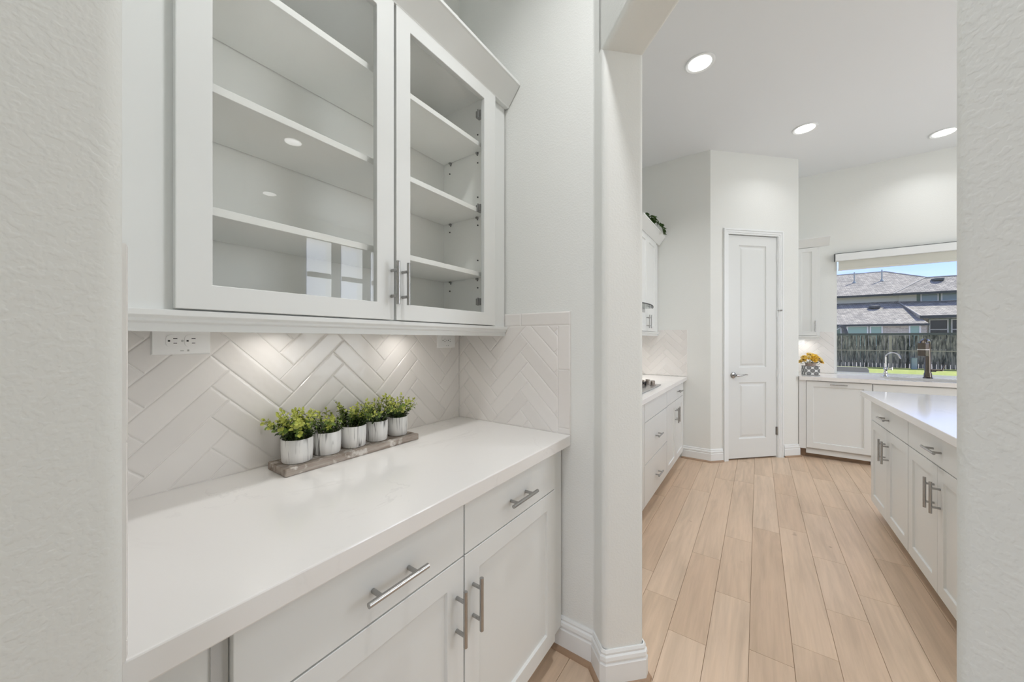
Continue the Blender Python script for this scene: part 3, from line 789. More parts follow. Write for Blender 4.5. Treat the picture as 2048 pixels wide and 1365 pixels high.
def leaf_quad(b, p, d, up, ln, wd, mi):
    d = d.normalized(); s = d.cross(up)
    if s.length < 1e-4: s = Vector((1, 0, 0))
    s.normalize(); nn = s.cross(d)
    pts = [p, p + d * ln * .3 + s * wd * .42 + nn * wd * .10, p + d * ln * .72 + s * wd * .42 + nn * wd * .10, p + d * ln - nn * ln * .08,
           p + d * ln * .72 - s * wd * .42 + nn * wd * .10, p + d * ln * .3 - s * wd * .42 + nn * wd * .10, p + d * ln * .5]
    b.add(pts, [(0, 1, 6), (1, 2, 6), (2, 3, 6), (3, 4, 6), (4, 5, 6), (5, 0, 6)], mi)
def potted(i, X, Y, lab, rpot, hpot, fl, rng, lean=(0, 0), nst=20, pointy=False):
    zt = CT + 0.0005 + th + 0.0012
    P_ = thing('potted_plant', lab, 'potted plant', (X, Y, zt), 0, 'five potted plants on the wooden tray')
    rz = P_.rotation_euler.z
    b = MB(); b.lathe([(rpot * .90, 0), (rpot * .955, 0.003), (rpot, hpot * .5), (rpot, hpot - 0.002), (rpot - 0.0015, hpot), (rpot - 0.0045, hpot - 0.001), (rpot - 0.006, hpot - 0.014)], n=36)
    b.build('pot', M['marble'], P_, smooth=True, ang=50)
    b = MB(); b.lathe([(rpot - 0.006, hpot - 0.015), (rpot * .5, hpot - 0.009), (0.0, hpot - 0.007)], n=20); b.build('soil', M['soil'], P_, smooth=True)
    bs = MB(); bl = MB()
    for s in range(nst):
        a = rng.uniform(0, 2 * PI); rr_ = rpot * .72 * math.sqrt(rng.random())
        p0 = Vector((rr_ * math.cos(a), rr_ * math.sin(a), hpot - 0.012))
        out = rng.uniform(0.35, 1.15); tilt = Vector((math.cos(a), math.sin(a), 0)) * out * rr_ / rpot * 1.9
        tilt += Vector((rng.uniform(-.3, .3), rng.uniform(-.3, .3), 0))
        L_ = Vector((lean[0], lean[1], 0)); L_.rotate(Matrix.Rotation(-rz, 3, 'Z')); tilt += L_ * rng.uniform(.3, 1.4)
        ht = fl * rng.uniform(0.45, 1.05)
        pts = []
        for q in range(5):
            t = q / 4; pts.append(p0 + Vector((0, 0, ht * t * (1 - .12 * t * tilt.length))) + tilt * ht * (t * .35 + t * t * .65) * .8)
        for q in pts: q.y = max(YLIM[i][0] + .003, min(YLIM[i][1] - .003, q.y))
        bs.tube(pts, [0.0013, 0.0012, 0.001, 0.0008, 0.0005], 5)
        nl = rng.randint(8, 11); ph = rng.uniform(0, 6)
        for k in range(nl):
            t = 0.22 + 0.78 * k / (nl - 1); seg = min(3, int(t * 4)); ft = t * 4 - seg
            p = pts[seg].lerp(pts[seg + 1], ft); ax = (pts[seg + 1] - pts[seg]).normalized()
            ph += 1.57 + rng.uniform(-.4, .4)
            for side in (0, PI):
                if rng.random() < 0.08: continue
                u = ax.orthogonal().normalized(); u.rotate(Matrix.Rotation(ph + side, 3, ax))
                d = (u + ax * rng.uniform(.15, .75)).normalized()
                wl2 = rng.uniform(0.0105, 0.0160) * (1.0 - .35 * (k == nl - 1)); ww = wl2 * (0.55 if pointy else rng.uniform(.78, .98))
                tip = p.y + d.y * wl2
                if not (YLIM[i][0] + .004 < min(tip, p.y) and max(tip, p.y) < YLIM[i][1] - .004): continue
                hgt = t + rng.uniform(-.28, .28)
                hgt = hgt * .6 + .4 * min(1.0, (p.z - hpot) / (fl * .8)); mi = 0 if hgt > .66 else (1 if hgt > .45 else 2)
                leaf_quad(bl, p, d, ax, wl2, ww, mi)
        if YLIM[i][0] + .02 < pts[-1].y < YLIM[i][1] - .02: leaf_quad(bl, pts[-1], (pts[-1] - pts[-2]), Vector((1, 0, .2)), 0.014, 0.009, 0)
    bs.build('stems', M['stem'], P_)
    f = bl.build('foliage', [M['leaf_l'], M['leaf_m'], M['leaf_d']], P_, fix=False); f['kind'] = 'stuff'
    return P_
rg = random.Random(21)
YLIM = {0: (-0.10, 0.0465), 1: (-0.0465, 0.0465), 2: (-0.0465, 0.046), 3: (-0.046, 0.046), 4: (-0.046, 0.056)}
potted(0, -1.181, 0.523, 'potted plant at the tray end nearest the camera, widest spreading sprigs', 0.0440, 0.0715, 0.098, rg, (0.0, -0.25), 44)
potted(1, -1.183, 0.617, 'second potted plant from the near end of the tray, sparse wiry sprigs', 0.0425, 0.072, 0.080, rg, (0.1, 0.1), 26, True)
potted(2, -1.182, 0.711, 'middle potted plant of the five on the tray, small round leaves', 0.0415, 0.0735, 0.098, rg, (0.15, 0.25), 38)
potted(3, -1.182, 0.804, 'fourth potted plant on the tray, pot marked with curved grey swirl lines', 0.0395, 0.0735, 0.092, rg, (0.0, 0.0), 36, True)
potted(4, -1.182, 0.897, 'potted plant at the far right end of the wooden tray', 0.0390, 0.072, 0.092, rg, (0.1, -0.1), 34)

# ------------------------------------------------------------------ pantry door
Dr = thing('door_1', 'tall white two-panel pantry door with lever handle', None, (*pw(DL), 0), 45); tag(Dr, kind='structure')
W = (DR - DL) * math.sqrt(2); DB = 0.018
def panel_door(W, zb, zt, panels, t=0.035, y0=0.008):
    b = MB(); yf = y0
    xs = sorted({0.0, W} | {v for p in panels for v in (p[0], p[1])}); zs = sorted({zb, zt} | {v for p in panels for v in (p[2], p[3])})
    for i in range(len(xs) - 1):
        for j in range(len(zs) - 1):
            cx, cz = (xs[i] + xs[i + 1]) / 2, (zs[j] + zs[j + 1]) / 2
            if any(p[0] < cx < p[1] and p[2] < cz < p[3] for p in panels): continue
            b.add([(xs[i], yf, zs[j]), (xs[i + 1], yf, zs[j]), (xs[i + 1], yf, zs[j + 1]), (xs[i], yf, zs[j + 1])], [(0, 1, 2, 3)])
    for p in panels:
        lv = [(0, 0), (0.004, 0.007), (0.012, 0.011), (0.022, 0.011), (0.040, 0.004), (0.046, 0.003)]
        vs = []
        for e_, dpt_ in lv: vs += [(p[0] + e_, yf + dpt_, p[2] + e_), (p[1] - e_, yf + dpt_, p[2] + e_), (p[1] - e_, yf + dpt_, p[3] - e_), (p[0] + e_, yf + dpt_, p[3] - e_)]
        fs = [(r * 4 + i, r * 4 + (i + 1) % 4, r * 4 + 4 + (i + 1) % 4, r * 4 + 4 + i) for r in range(len(lv) - 1) for i in range(4)]
        fs.append(tuple(range(len(lv) * 4 - 4, len(lv) * 4))); b.add(vs, fs)
    b.add([(0, yf, zb), (W, yf, zb), (W, yf, zt), (0, yf, zt), (0, yf + t, zb), (W, yf + t, zb), (W, yf + t, zt), (0, yf + t, zt)],
          [(0, 4, 5, 1), (1, 5, 6, 2), (2, 6, 7, 3), (3, 7, 4, 0), (4, 7, 6, 5)])
    return b
r2 = math.sqrt(2)
slab = panel_door(W, DB, 2.455, [(0.135, W - 0.132, 1.010, 2.350), (0.135, W - 0.132, 0.228, 0.845)]).build('door_slab', M['door'], Dr, fix=False, smooth=True, ang=12)
# casing: two legs and a head with stepped profile
CW = 0.060
b = MB(); 
def casing_leg(x_in, x_out, z1):
    s = 1 if x_out > x_in else -1
    b = MB()
    for a, c, tt in ((0.0, 0.018, 0.010), (0.018, 0.042, 0.014), (0.042, CW, 0.019)):
        b.box(x_in + s * a, -tt, 0, x_in + s * c, 0.0, z1 + a if a == 0 else z1 + (c if True else 0))
    return b
casing_leg(-0.008, -0.008 - CW, DTOP + 0.0).build('casing', M['trim'], Dr, bevel=0.002)
casing_leg(W + 0.010, W + 0.010 + CW, DTOP + 0.0).build('casing', M['trim'], Dr, bevel=0.002)
b = MB()
for a, c, tt in ((0.0, 0.018, 0.010), (0.018, 0.042, 0.014), (0.042, CW, 0.019)): b.box(-0.008 - c * .98, -tt - 0.0005, DTOP + a, W + 0.010 + c * .98, 0.0, DTOP + c)
b.build('casing', M['trim'], Dr, bevel=0.002)
b = MB(); b.box(-0.0075, 0.0, 0, -0.003, 0.115, DTOP); b.box(W + 0.003, 0, 0, W + 0.0105, 0.115, DTOP); b.box(-0.008, 0, DTOP, W + 0.010, 0.115, DTOP + 0.006); b.box(-0.003, 0.046, 0, 0.010, 0.06, DTOP); b.box(W - 0.010, 0.046, 0, W + 0.003, 0.06, DTOP)
b.build('jamb', M['trim'], Dr)
for z in (2.234, 1.604, 0.94, 0.299):
    b = MB(); b.tube([(W + 0.002, 0.001, z - 0.045), (W + 0.002, 0.001, z + 0.045)], 0.0060, 10); b.box(W - 0.010, 0.0065, z - 0.044, W + 0.001, 0.0079, z + 0.044)
    b.build('hinge', M['nickel'] if z < 0.5 else M['trim'], Dr, smooth=True)
b = MB(); b.tube([(W + 0.003, 0.0, 1.638), (W + 0.006, -0.014, 1.640), (W + 0.024, -0.026, 1.640)], 0.0035, 8); b.tube([(W + 0.022, -0.025, 1.640), (W + 0.034, -0.033, 1.640)], 0.008, 10)
k = b.build('door_stop', M['nickel'], Dr, smooth=True); k['label'] = 'hinge-mounted door stop'
lv = MB(); lx, lz = 0.062, 0.928
lv.tube([(lx, 0.0079, lz), (lx, 0.002, lz), (lx, -0.002, lz)], [0.033, 0.033, 0.026], 24); 
ro = lv.build('rosette', M['nickel'], Dr, smooth=True)
lv = MB(); lv.tube([(lx, -0.002, lz), (lx, -0.042, lz)], 0.011, 14)
lv.tube([(lx - 0.006, -0.044, lz + 0.003), (lx + 0.015, -0.048, lz - 0.001), (lx + 0.045, -0.050, lz - 0.004), (lx + 0.075, -0.049, lz + 0.004), (lx + 0.105, -0.047, lz + 0.009), (lx + 0.132, -0.046, lz + 0.006)], [0.0105, 0.010, 0.0085, 0.0075, 0.0065, 0.005], 12)
k = lv.build('lever_handle', M['nickel'], Dr, smooth=True); k['label'] = 'curved nickel lever'

# ------------------------------------------------------------------ kitchen: range side
KC = 0.905
Rg = thing('drawer_base_cabinet', 'white three-drawer base cabinet under the cooktop', 'cabinet', (-0.69, 0, 0), 90)
base_carcass(Rg, 2.632, 3.390, 0.585, 0.862)
d = slab_front(0.02, 'drawer', 2.636, 3.386, 0.714, 0.852, Rg)
for z0_, z1_, zz in ((0.406, 0.709, 0.548), (0.104, 0.400, 0.238)):
    d = slab_front(0.02, 'drawer', 2.636, 3.386, z0_, z1_, Rg); handle(d, 3.01, zz + 0.004, 0.15, False)
R2 = thing('corner_base_cabinet', 'white base cabinet with one drawer and two doors beside the pantry wall', 'cabinet', (-0.69, 0, 0), 90)
base_carcass(R2, 3.392, 4.325, 0.585, 0.862)
d = slab_front(0.02, 'drawer', 3.396, 4.205, 0.716, 0.852, R2); handle(d, 3.93, 0.79, 0.14, False)
d = door_front(3.396, 3.799, 0.104, 0.712, R2); handle(d, 3.765, 0.575, 0.148, True)
d = door_front(3.803, 4.205, 0.104, 0.712, R2); handle(d, 3.838, 0.575, 0.148, True)
b = MB(); b.box(4.21, -0.006, 0.10, 4.322, 0.0, 0.862); b.build('filler_strip', M['cab'], R2)
R0 = thing('end_base_cabinet', 'white base cabinet at the pillar end of the range counter', 'cabinet', (-0.69, 0, 0), 90)
base_carcass(R0, 2.38, 2.630, 0.585, 0.862)
d = door_front(2.386, 2.626, 0.104, 0.852, R0, rail=0.055); handle(d, 2.413, 0.70, 0.148, True)
b = MB(); b.box(NB + 0.010, 2.37, 0.8645, -0.646, 4.3205, KC)
o = b.build('range_countertop', M['quartz'], None, bevel=0.003); tag(o, 'white quartz countertop around the gas cooktop', 'countertop')
Ck = thing('gas_cooktop', 'stainless gas cooktop with bronze knobs at its right end', 'cooktop', (-0.97, 2.99, KC + 0.0008), 90)
b = MB(); b.box(-0.38, -0.255, 0, 0.38, 0.24, 0.009); b.build('steel_top', M['steel'], Ck, bevel=0.006, seg=3)
b = MB()
for cx in (-0.20, 0.10):
    for dx in (-0.11, -0.037, 0.037, 0.11): b.box(cx + dx - .005, -0.17, 0.03, cx + dx + .005, 0.17, 0.042)
    for dy in (-0.16, 0, 0.16): b.box(cx - 0.12, dy - .005, 0.03, cx + 0.12, dy + .005, 0.042)
    for dx in (-.115, .115):
        for dy in (-.16, .16): b.box(cx + dx - .006, dy - .006, 0.0095, cx + dx + .006, dy + .006, 0.03)
b.build('grate', M['iron'], Ck)
for kx, ky in ((0.265, -0.21), (0.335, -0.15), (0.265, -0.12), (0.335, -0.06), (0.265, -0.03)):
    b = MB(); b.lathe([(0.027, 0.0095), (0.027, 0.014), (0.020, 0.017), (0.0195, 0.040), (0.017, 0.043), (0, 0.043)], (kx, ky, 0), 20); b.box(kx - 0.004, ky - 0.018, 0.043, kx + 0.004, ky + 0.018, 0.049)
    b.build('knob', M['knob'], Ck, smooth=True)
# range upper cabinet, crown
RU = thing('range_wall_cabinet', 'tall white wall cabinet above the tiles beside the range hood', 'cabinet', (-0.955, 0, 0), 90)
b = MB(); b.box(3.40, 0, 1.40, 4.325, 0.325, 2.43); b.build('carcass', M['cab'], RU)
d = door_front(3.404, 3.778, 1.404, 2.395, RU); handle(d, 3.748, 1.50, 0.137, True)
d = door_front(3.782, 4.160, 1.404, 2.395, RU); handle(d, 3.815, 1.50, 0.137, True)
crown(RU, 3.39, 4.325, 2.40, 2.497); light_rail(RU, 3.40, 4.322, 1.357, 1.3995)
RH = thing('range_hood', 'slim range hood with bowed dark-edged glass canopy above the cooktop', 'range hood', (NB + 0.010, 3.0, 1.60), 90)
b = MB(); pts = [(-0.38, 0.0), (0.38, 0.0), (0.38, -0.485)] + [(0.38 - 0.76 * i / 16, -0.485 - 0.065 * math.sin(PI * i / 16)) for i in range(1, 16)] + [(-0.38, -0.485)]
b.prism(pts[::-1], 0.0, 0.006); b.build('glass_canopy', M['hood_glass'], RH)
b = MB(); b.tube([(x, y, 0.003) for x, y in pts[2:]], 0.005, 8); b.build('edge_trim', M['darkgrey'], RH, smooth=True)
b = MB(); b.box(-0.30, -0.44, -0.04, 0.30, -0.002, -0.001); b.box(-0.15, -0.28, 0.007, 0.15, -0.002, 1.2); b.build('hood_body', M['steel'], RH, bevel=0.003)
puck('small round light under the range wall cabinet', 0, 0, 0, 1.1, (-1.12, 3.85, 1.3995), None)
# ivy on top of that cabinet
Iv = thing('trailing_ivy', 'dark green ivy trailing over the crown of the range wall cabinet', 'plant', (-1.03, 4.01, 2.4985), 0)
b = MB(); b.lathe([(0.05, 0), (0.065, 0.09), (0.068, 0.095), (0.06, 0.092)], n=20); b.build('pot', M['clay'], Iv, smooth=True)
bs = MB(); bl = MB(); ir = random.Random(5)
def ivy_leaf(b, p, d, up, sz):
    d = d.normalized(); s = d.cross(up).normalized(); nn = s.cross(d)
    shape = [(0, 0), (.28, -.05), (.55, .15), (.38, .42), (.5, .62), (.2, .68), (0, 1.0), (-.2, .68), (-.5, .62), (-.38, .42), (-.55, .15), (-.28, -.05)]
    pts = [p + s * x * sz + d * y * sz + nn * (abs(x) * .25 * sz) for x, y in shape] + [p + d * .4 * sz]
    b.add(pts, [(i, (i + 1) % 12, 12) for i in range(12)])
vines = [[(0.01, 0.0, 0.09), (0.06, 0.02, 0.13), (0.13, 0.05, 0.10), (0.175, 0.07, 0.03), (0.19, 0.085, -0.045)],
         [(0, 0.01, 0.09), (0.05, -0.06, 0.14), (0.12, -0.12, 0.11), (0.16, -0.16, 0.055)],
         [(0.01, 0.0, 0.09), (0.07, 0.06, 0.13), (0.14, 0.115, 0.09), (0.18, 0.13, 0.02)],
         [(0, 0, 0.09), (0.03, -0.12, 0.12), (0.10, -0.28, 0.09), (0.13, -0.4, 0.04)],
         [(0, 0, 0.09), (0.0, 0.1, 0.12), (0.05, 0.15, 0.08)]]
for v in vines:
    v = [Vector(p) for p in v]; bs.tube(v, 0.0022, 6)
    for i in range(len(v) - 1):
        for k in range(4):
            p = v[i].lerp(v[i + 1], (k + ir.random()) / 4); d = Vector((ir.uniform(.0, 1), ir.uniform(-1, 1), ir.uniform(-1.1, .25)))
            ivy_leaf(bl, p, d, Vector((ir.uniform(.4, 1), ir.uniform(-.4, .4), ir.uniform(.2, .8))), ir.uniform(0.038, 0.058))
bs.build('stems', M['stem'], Iv); k = bl.build('leaves', M['ivy'], Iv, fix=False); k['kind'] = 'stuff'

# ------------------------------------------------------------------ kitchen: window side
DW = thing('dishwasher', 'white panelled dishwasher between the pantry corner and the sink cabinet', 'dishwasher', (0, 5.13, 0), 0)
b = MB(); b.box(0.441, 0.001, 0.10, 0.966, 0.57, 0.862); b.build('body', M['gap'], DW)
d = door_front(0.4415, 0.9645, 0.118, 0.856, DW, name='panel_door', rail=0.060); handle(d, 0.705, 0.828, 0.14, False, r=0.005, post=0.025)
b = MB(); b.box(0.441, 0.012, 0.048, 0.966, 0.03, 0.112); b.build('access_plate', M['cab'], DW)
b = MB(); b.box(0.441, 0.075, 0.0, 0.966, 0.09, 0.10); b.build('toe_kick', M['shoe'], DW)
Fl = thing('filler_panel', 'narrow white filler panel beside the dishwasher', 'panel', (0, 5.13, 0), 0)
b = MB(); b.box(0.3765, -0.016, 0.10, 0.4395, 0.57, 0.862); b.build('panel', M['cab'], Fl, bevel=0.001); b = MB(); b.box(0.3765, 0.06, 0, 0.4395, 0.5, 0.0995); b.build('toe_kick', M['shoe'], Fl)
SK = thing('sink_base_cabinet', 'white base cabinet below the sink and window', 'cabinet', (0, 5.13, 0), 0)
b = MB(); b.box(0.968, 0, 0.10, 1.02, 0.57, 0.862); b.box(1.92, 0, 0.10, 1.97, 0.57, 0.862); b.box(1.02, 0, 0.10, 1.92, 0.57, 0.62); b.box(1.02, 0, 0.62, 1.92, 0.012, 0.862); b.build('carcass', M['cab'], SK)
b = MB(); b.box(0.968, 0.06, 0, 1.97, 0.5, 0.0995); b.build('toe_kick', M['cab'], SK)
d = slab_front(0.02, 'false_front', 0.972, 1.966, 0.716, 0.852, SK)
d = door_front(0.972, 1.467, 0.104, 0.712, SK); handle(d, 1.43, 0.60, 0.148, True)
d = door_front(1.471, 1.966, 0.104, 0.712, SK); handle(d, 1.508, 0.60, 0.148, True)
S2 = thing('east_base_cabinet', 'white base cabinet to the right of the sink cabinet', 'cabinet', (0, 5.13, 0), 0)
base_carcass(S2, 1.972, 3.0, 0.57, 0.862)
d = door_front(1.976, 2.484, 0.104, 0.852, S2); handle(d, 2.45, 0.72, 0.148, True); d = door_front(2.488, 2.996, 0.104, 0.852, S2); handle(d, 2.524, 0.72, 0.148, True)
# countertop with sink cut-out
SX0, SX1, SY0, SY1 = 1.10, 1.84, 5.19, 5.545
b = MB(); cy0, cy1 = 5.088, FAR - 0.0095
b.box(0.3765, cy0, 0.8645, SX0, cy1, KC); b.box(SX1, cy0, 0.8645, 3.0, cy1, KC); b.box(SX0, cy0, 0.8645, SX1, SY0, KC); b.box(SX0, SY1, 0.8645, SX1, cy1, KC)
o = b.build('sink_countertop', M['quartz'], None); tag(o, 'white quartz countertop below the kitchen window', 'countertop')
Si = thing('undermount_sink', 'stainless undermount sink in the counter below the window', 'sink', ((SX0 + SX1) / 2, (SY0 + SY1) / 2, 0.66), 0)
b = MB(); hx, hy = (SX1 - SX0) / 2 - 0.001, (SY1 - SY0) / 2 - 0.001
lv_ = [(hx, hy, 0.204), (hx - 0.004, hy - 0.004, 0.204), (hx - 0.010, hy - 0.010, 0.02), (hx - 0.03, hy - 0.03, 0.004), (0.03, 0.03, 0.0)]
vs = []
for a, c, z in lv_: vs += [(-a, -c, z), (a, -c, z), (a, c, z), (-a, c, z)]
b.add(vs, [(r * 4 + i, r * 4 + (i + 1) % 4, r * 4 + 4 + (i + 1) % 4, r * 4 + 4 + i) for r in range(len(lv_) - 1) for i in range(4)] + [(16, 17, 18, 19)])
b.build('basin', M['steel'], Si)
b = MB(); b.lathe([(0.045, 0.001), (0.045, 0.004), (0.03, 0.002), (0, 0.002)], n=20); b.build('drain', M['chrome'], Si)
# main faucet (dark polished, blocky head and side lever)
Fa = thing('kitchen_faucet', 'tall dark polished faucet with blocky spray head and side lever', 'faucet', (1.478, 5.60, KC + 0.0006), 0)
def fdir(x, y, z):   # spout swung towards the left end of the sink
    q = Vector((x, y, 0)); q.rotate(Matrix.Rotation(R(-38), 3, 'Z')); return (q.x, q.y, z)
b = MB(); b.lathe([(0.036, 0), (0.036, 0.008), (0.031, 0.012), (0.029, 0.05), (0.025, 0.06), (0.0225, 0.30), (0, 0.30)], n=24); b.build('column', M['gun'], Fa, smooth=True)
b = MB(); b.tube([fdir(*p) for p in ((0, 0, 0.29), (0, -0.003, 0.36), (0, -0.02, 0.392), (0, -0.05, 0.398), (0, -0.075, 0.385), (0, -0.080, 0.36))], [0.023, 0.024, 0.025, 0.026, 0.027, 0.028], 18); b.build('spout', M['gun'], Fa, smooth=True)
def fbox(z0, z1, e):
    b = MB(); b.prism([fdir(x, y, 0)[:2] for x, y in ((-0.030 - e, -0.116 - e), (0.030 + e, -0.116 - e), (0.030 + e, -0.046 + e), (-0.030 - e, -0.046 + e))], z0, z1); return b
fbox(0.235, 0.375, 0).build('spray_head', M['gun'], Fa, bevel=0.007, seg=3)
fbox(0.300, 0.309, 0.001).build('spray_band', M['chrome'], Fa)
b = MB(); b.tube([(0.02, -.005, 0.085), (0.055, -.012, 0.085)], 0.016, 14); b.tube([(0.05, -.01, 0.088), (0.098, -.02, 0.09)], 0.010, 10); b.tube([(0.094, -.02, 0.085), (0.112, -0.022, 0.145)], [0.009, 0.005], 10)
b.build('lever', M['gun'], Fa, smooth=True)
F2 = thing('filter_faucet', 'small nickel gooseneck filtered-water faucet left of the dark faucet', 'faucet', (1.163, 5.60, KC + 0.0006), 0)
b = MB(); b.lathe([(0.024, 0), (0.024, 0.006), (0.015, 0.012), (0.012, 0.03), (0.019, 0.04), (0.012, 0.055), (0.015, 0.075), (0.02, 0.085), (0.011, 0.10), (0.007, 0.108)], n=18); b.build('base', M['chrome'], F2, smooth=True)
b = MB(); pts = [(0, 0, 0.10), (0, 0, 0.21)] + [(0.052 - 0.052 * math.cos(R(a)), -0.02 * (1 - math.cos(R(a))) * .5, 0.215 + 0.050 * math.sin(R(a))) for a in range(15, 166, 15)] + [(0.112, -0.02, 0.20)]
b.tube(pts, 0.0062, 10); b.build('gooseneck', M['chrome'], F2, smooth=True)
b = MB(); b.tube([(0.01, 0, 0.085), (0.045, -0.003, 0.087)], [0.010, 0.008], 10); b.tube([(0.048, -0.003, 0.075), (0.048, -0.003, 0.105)], 0.007, 10); b.build('lever', M['chrome'], F2, smooth=True)
# window 1
Wn = thing('window_1', 'kitchen window over the sink', None, (0, FAR, 0), 0); tag(Wn, kind='structure')
b = MB(); ring(b, WX0 + 0.001, WX1 - 0.001, WZ0 + 0.001, WZ1 - 0.001, 0.05, 0.012, 0.03, 0.014, 0.03, 0.12); b.build('frame', M['wframe'], Wn)
b = MB(); b.box(WX0 + 0.013, 0.094, WZ0 + 0.015, WX1 - 0.031, 0.098, WZ1 - 0.031); k = b.build('glass_pane', M['glass'], Wn); k['label'] = 'clear window glass'
b = MB(); b.box(WX0 + 0.0005, -0.0085, KC - 0.02, WX1 - 0.0005, 0.069, KC + 0.0045); b.build('sill', M['trim'], Wn, bevel=0.002)
RB = thing('roller_blind', 'pale roller blind rolled up at the top of the kitchen window', 'blind', (0, FAR - 0.001, 0), 0)
b = MB(); b.box(0.756, -0.060, 2.252, 2.32, -0.002, 2.338); b.build('cassette', M['trim'], RB, bevel=0.004)
b = MB(); b.box(0.7528, -0.061, 2.252, 0.7558, 0.0, 2.342); b.box(0.750, -0.062, 2.339, 2.326, 0.0, 2.342); b.build('edge_gap', M['darkgrey'], RB)
b = MB(); b.box(0.790, -0.022, 2.155, 2.30, -0.020, 2.256); b.build('fabric', M['blind'], RB)
b = MB(); b.box(0.788, -0.029, 2.140, 2.302, -0.013, 2.160); b.build('bottom_bar', M['blind'], RB, bevel=0.003)
# corner wall cabinet
FU = thing('window_wall_cabinet', 'white wall cabinet in the corner left of the kitchen window', 'cabinet', (0, 5.43, 0), 0)
b = MB(); b.box(0.3765, 0, 1.362, 0.590, 0.298, 2.43); b.build('carcass', M['cab'], FU, bevel=0.0015)
d = door_front(0.380, 0.562, 1.366, 2.395, FU, rail=0.045); handle(d, 0.545, 1.47, 0.13, True)
crown(FU, 0.3765, 0.672, 2.40, 2.497); light_rail(FU, 0.3765, 0.585, 1.318, 1.3615)
puck('small round light under the corner wall cabinet by the window', 0, 0, 0, 0.35, (0.47, 5.60, 1.3615), None)
# flower arrangement
FV = thing('flower_arrangement', 'yellow flowers in a square vase with grey medallion pattern on the sink counter', 'flowers', (0.500, 5.36, KC + 0.0008), 12)
b = MB(); w = 0.066; hh = 0.105
b.add([(-w, -w, 0), (w, -w, 0), (w, w, 0), (-w, w, 0), (-w, -w, hh), (w, -w, hh), (w, w, hh), (-w, w, hh), (-w + .005, -w + .005, hh), (w - .005, -w + .005, hh), (w - .005, w - .005, hh), (-w + .005, w - .005, hh), (-w + .005, -w + .005, hh - .03), (w - .005, -w + .005, hh - .03), (w - .005, w - .005, hh - .03), (-w + .005, w - .005, hh - .03)],
      [(3, 2, 1, 0)] + [(i, (i + 1) % 4, 4 + (i + 1) % 4, 4 + i) for i in range(4)] + [(4 + i, 4 + (i + 1) % 4, 8 + (i + 1) % 4, 8 + i) for i in range(4)] + [(8 + i, 8 + (i + 1) % 4, 12 + (i + 1) % 4, 12 + i) for i in range(4)] + [(12, 13, 14, 15)])
k = b.build('vase', M['medal'], FV); k['label'] = 'square vase with grey round medallions'
b = MB(); b.lathe([(0.042, hh - .028), (0.050, 0.14), (0.046, 0.142), (0.0, 0.138)], n=24); k = b.build('liner_pot', M['clay'], FV, smooth=True); k['label'] = 'pale clay inner pot'
fr = random.Random(11)
heads = [(-0.075, -0.03, 0.175, 0.036), (-0.03, -0.055, 0.205, 0.042), (0.02, -0.06, 0.215, 0.042), (0.065, -0.04, 0.19, 0.040), (0.09, -0.02, 0.155, 0.034), (0.0, 0.01, 0.235, 0.042),
         (-0.055, 0.02, 0.205, 0.036), (0.045, 0.02, 0.22, 0.038), (0.01, -0.085, 0.175, 0.034), (-0.10, -0.01, 0.155, 0.028)]
bst = MB(); lfb = MB()
for i, (x, y, z, r) in enumerate(heads):
    c = Vector((x, y, z)); nrm = Vector((x * 5, y * 4 - .45, .75)).normalized()
    b = MB(); u = nrm.orthogonal().normalized(); v = nrm.cross(u)
    for ring_, (n_, ln, tl, mi) in enumerate(((13, 1.0, .05, 0), (11, .78, .30, 0 if i % 3 else 1), (8, .52, .6, 1 if i % 2 else 0))):
        for k in range(n_):
            a = 2 * PI * (k + .5 * ring_) / n_ + fr.uniform(-.1, .1); d = (u * math.cos(a) + v * math.sin(a)) + nrm * tl
            leaf_quad(b, c + d.normalized() * r * .12, d, nrm, r * ln * fr.uniform(.85, 1.1), r * .42, mi)
    h_ = b.build('flower_head', [M['petal'], M['petal_p']], FV, fix=False)
    hr = .010 if i in (3, 0) else .0055; b = MB(); b.tube([c, c + nrm * .009], [hr, hr * .6], 10); b.build('heart', M['heart'], h_)
    bst.tube([(x * .3, y * .3, 0.13), (x * .8, y * .8, z - .03), (x, y, z)], .002, 6)
for k in range(46):
    a = fr.uniform(0, 2 * PI); r = fr.uniform(.01, .10); p = Vector((r * math.cos(a), r * math.sin(a) - .02, fr.uniform(.13, .17)))
    d = Vector((math.cos(a), math.sin(a), fr.uniform(-.2, .5))); leaf_quad(lfb, p, d, Vector((0, 0, 1)), fr.uniform(.03, .05), .016, 0 if fr.random() < .6 else 1)
bst.build('stems', M['stem'], FV); k = lfb.build('leaves', [M['leaf_d'], M['leaf_m']], FV, fix=False); k['kind'] = 'stuff'

# ------------------------------------------------------------------ island
for nm, lab, ya, yb in (('island_cabinet', 'white island cabinet with one wide drawer over two doors, at the window end', 2.941, 3.742),
                        ('island_cabinet', 'white island cabinet with one wide drawer over two doors, nearest the doorway', 2.138, 2.938)):
    I = thing(nm, lab, 'cabinet', (0.72, 0, 0), -90)
    base_carcass(I, -yb, -ya, 0.58, 0.866, toe_in=0.07)
    d = slab_front(0.02, 'drawer', -yb + 0.003, -ya - 0.002, 0.716, 0.858, I); handle(d, -(ya + yb) / 2, 0.785, 0.15, False)
    b = MB(); b.box(-yb, 0.581, 0.0, -ya, 0.80, 0.866); b.build('back_panel', M['cab'], I)
    mid = -(ya + yb) / 2
    d = door_front(-yb + 0.003, mid - 0.002, 0.104, 0.711, I); handle(d, mid - 0.036, 0.568, 0.148, True)
    d = door_front(mid + 0.002, -ya - 0.002, 0.104, 0.711, I); handle(d, mid + 0.036, 0.568, 0.148, True)
b = MB(); b.box(0.668, 2.03, 0.8685, 1.95, 3.903, 0.909)
